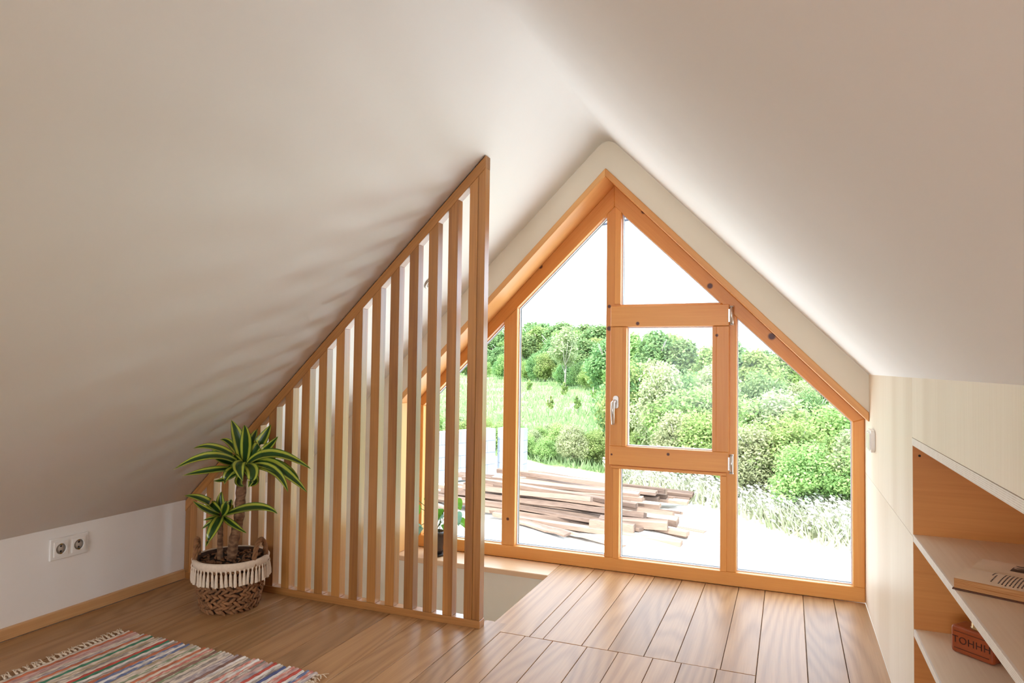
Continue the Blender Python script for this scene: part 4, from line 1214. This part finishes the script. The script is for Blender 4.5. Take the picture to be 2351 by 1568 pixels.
# lower meadow bushes and saplings
for i in range(34):
    r_ = -.58 + .38 * (i % 17) / 16 + rr.uniform(-.012, .012); y = yveg(r_ * 26) + (.9 if i < 17 else 4.0) + rr.uniform(-.4, 2.0)
    plant('bushA' if i % 3 else 'bushP', r_ * y, y, (rr.uniform(.9, 1.6) if i < 17 else rr.uniform(.6, 1.05)), 'meadow_bush', 'loose light green bush at the foot of the meadow', 'bush', 'bushes at the foot of the meadow', 1.2)
for (r_, y) in ((-.317, 50), (-.272, 48), (-.341, 41), (-.296, 41), (-.375, 54), (-.41, 46)):
    plant('sap', r_ * y, y, rr.uniform(1.25, 1.55), 'young_sapling', 'small upright sapling planted on the open meadow', 'sapling', 'saplings planted on the meadow', .9)
# meadow grass and flowering weeds
def blades(name, pts, hmin, hmax, wid, mat, lean=.35):
    r_ = np.random.default_rng(5); n = len(pts); P = np.array(pts)
    h = r_.uniform(hmin, hmax, n); a = r_.uniform(0, 6.28, n)
    dx = np.stack([np.cos(a), np.sin(a), np.zeros(n)], 1) * (wid * r_.uniform(.6, 1.4, n))[:, None]
    top = P + np.stack([r_.normal(0, lean, n) * h, r_.normal(0, lean, n) * h, h], 1)
    V = np.stack([P - dx, P + dx, top], 1).reshape(-1, 3)
    me = bpy.data.meshes.new(name); me.vertices.add(3 * n); me.vertices.foreach_set('co', V.astype(np.float32).ravel())
    me.loops.add(3 * n); me.loops.foreach_set('vertex_index', np.arange(3 * n, dtype=np.int32))
    me.polygons.add(n); me.polygons.foreach_set('loop_start', np.arange(0, 3 * n, 3, dtype=np.int32))
    me.update(calc_edges=True); me.materials.append(mat)
    return bpy.data.objects.new(name, me), top
pts = []
while len(pts) < 26000:
    y = 22 + 60 * rr.random() ** 1.6; x = y * rr.uniform(-.62, -.12)
    if y < yveg(x) + .2: continue
    pts.append((x, y, ground_z(x, y) - .02))
FM['grass'] = foliage_mat('meadow_grass', lin(112, 140, 86), lin(140, 164, 106), lin(166, 182, 130))
go, _ = blades('meadow_grass', pts, .15, .5, .045, FM['grass']); link(go); tag(go, 'pale green grass covering the meadow slope', 'grass', kind='stuff')
pts = []
while len(pts) < 12000:
    x = rr.uniform(-5.5, 3.0); y = yveg(x) + rr.gauss(.2, .8)
    if y < yveg(x) - 1.6 or y > yveg(x) + 2.2: continue
    pts.append((x, y, ground_z(x, y) - .02))
FM['weed'] = foliage_mat('flowering_weeds', lin(138, 150, 108), lin(188, 192, 158), lin(222, 220, 200))
wo, tops = blades('flowering_weeds', pts, .15, .70, .035, FM['weed'], .45); link(wo); tag(wo, 'pale flowering weeds between the gravel and the thicket', 'weeds', kind='stuff')
m = MB()
for i in range(0, len(tops), 2):
    p = Vector(tops[i]); s = rr.uniform(.025, .055); a = rr.uniform(0, 3)
    m.add([p + Vector((s * math.cos(a), s * math.sin(a), 0)), p + Vector((-s * math.sin(a), s * math.cos(a), s * .6)), p - Vector((s * math.cos(a), s * math.sin(a), 0)), p + Vector((s * math.sin(a), -s * math.cos(a), -s * .6))], [(0, 1, 2, 3)])
fo_ = m.build('white_blossoms', plain('white_blossoms', lin(236, 232, 222), .8, var=.05), wo); tag(fo_, kind='stuff')
# stones on the gravel
stone = plain('pale_stone', lin(204, 196, 186), .9, var=.2, vscale=9)
m = MB(); m.lathe([(.02, -.3), (.7, -.2), (1, .1), (.7, .6), (.1, .75)], 9, fn=lambda r, z, a: r * (1 + .25 * math.sin(3 * a + z * 4)))
sm = m.mesh('stone', stone)
for i in range(18):
    y = rr.uniform(13.4, 21); x = y * rr.uniform(-.52, -.10)
    o = bpy.data.objects.new('stone', sm); link(o); s = rr.uniform(.04, .13)
    o.location = (x, y, ground_z(x, y)); o.scale = (s, s * rr.uniform(.6, 1), s * .7); o.rotation_euler = (0, 0, rr.uniform(0, 6.28))
    tag(o, 'small pale stone lying on the gravel around the timber heap', 'stone', 'stones on the gravel')
# overhead cable
m = MB()
c0, c1 = Vector((-30, 14.0, .8)), Vector((28, 14.0, 7.8))
cp = [(x_, 14.0, 3.994 + (x_ + 3.676) * .1196 + .0012 * (x_ + 3.3) ** 2 - .0) for x_ in np.linspace(-34, 30, 60)]
m.tube(cp, .026, 6)
tag(m.build('overhead_cable', plain('cable_sheath', lin(40, 46, 64), .6, var=.05)), 'thin dark overhead cable crossing the sky outside the window', 'cable')
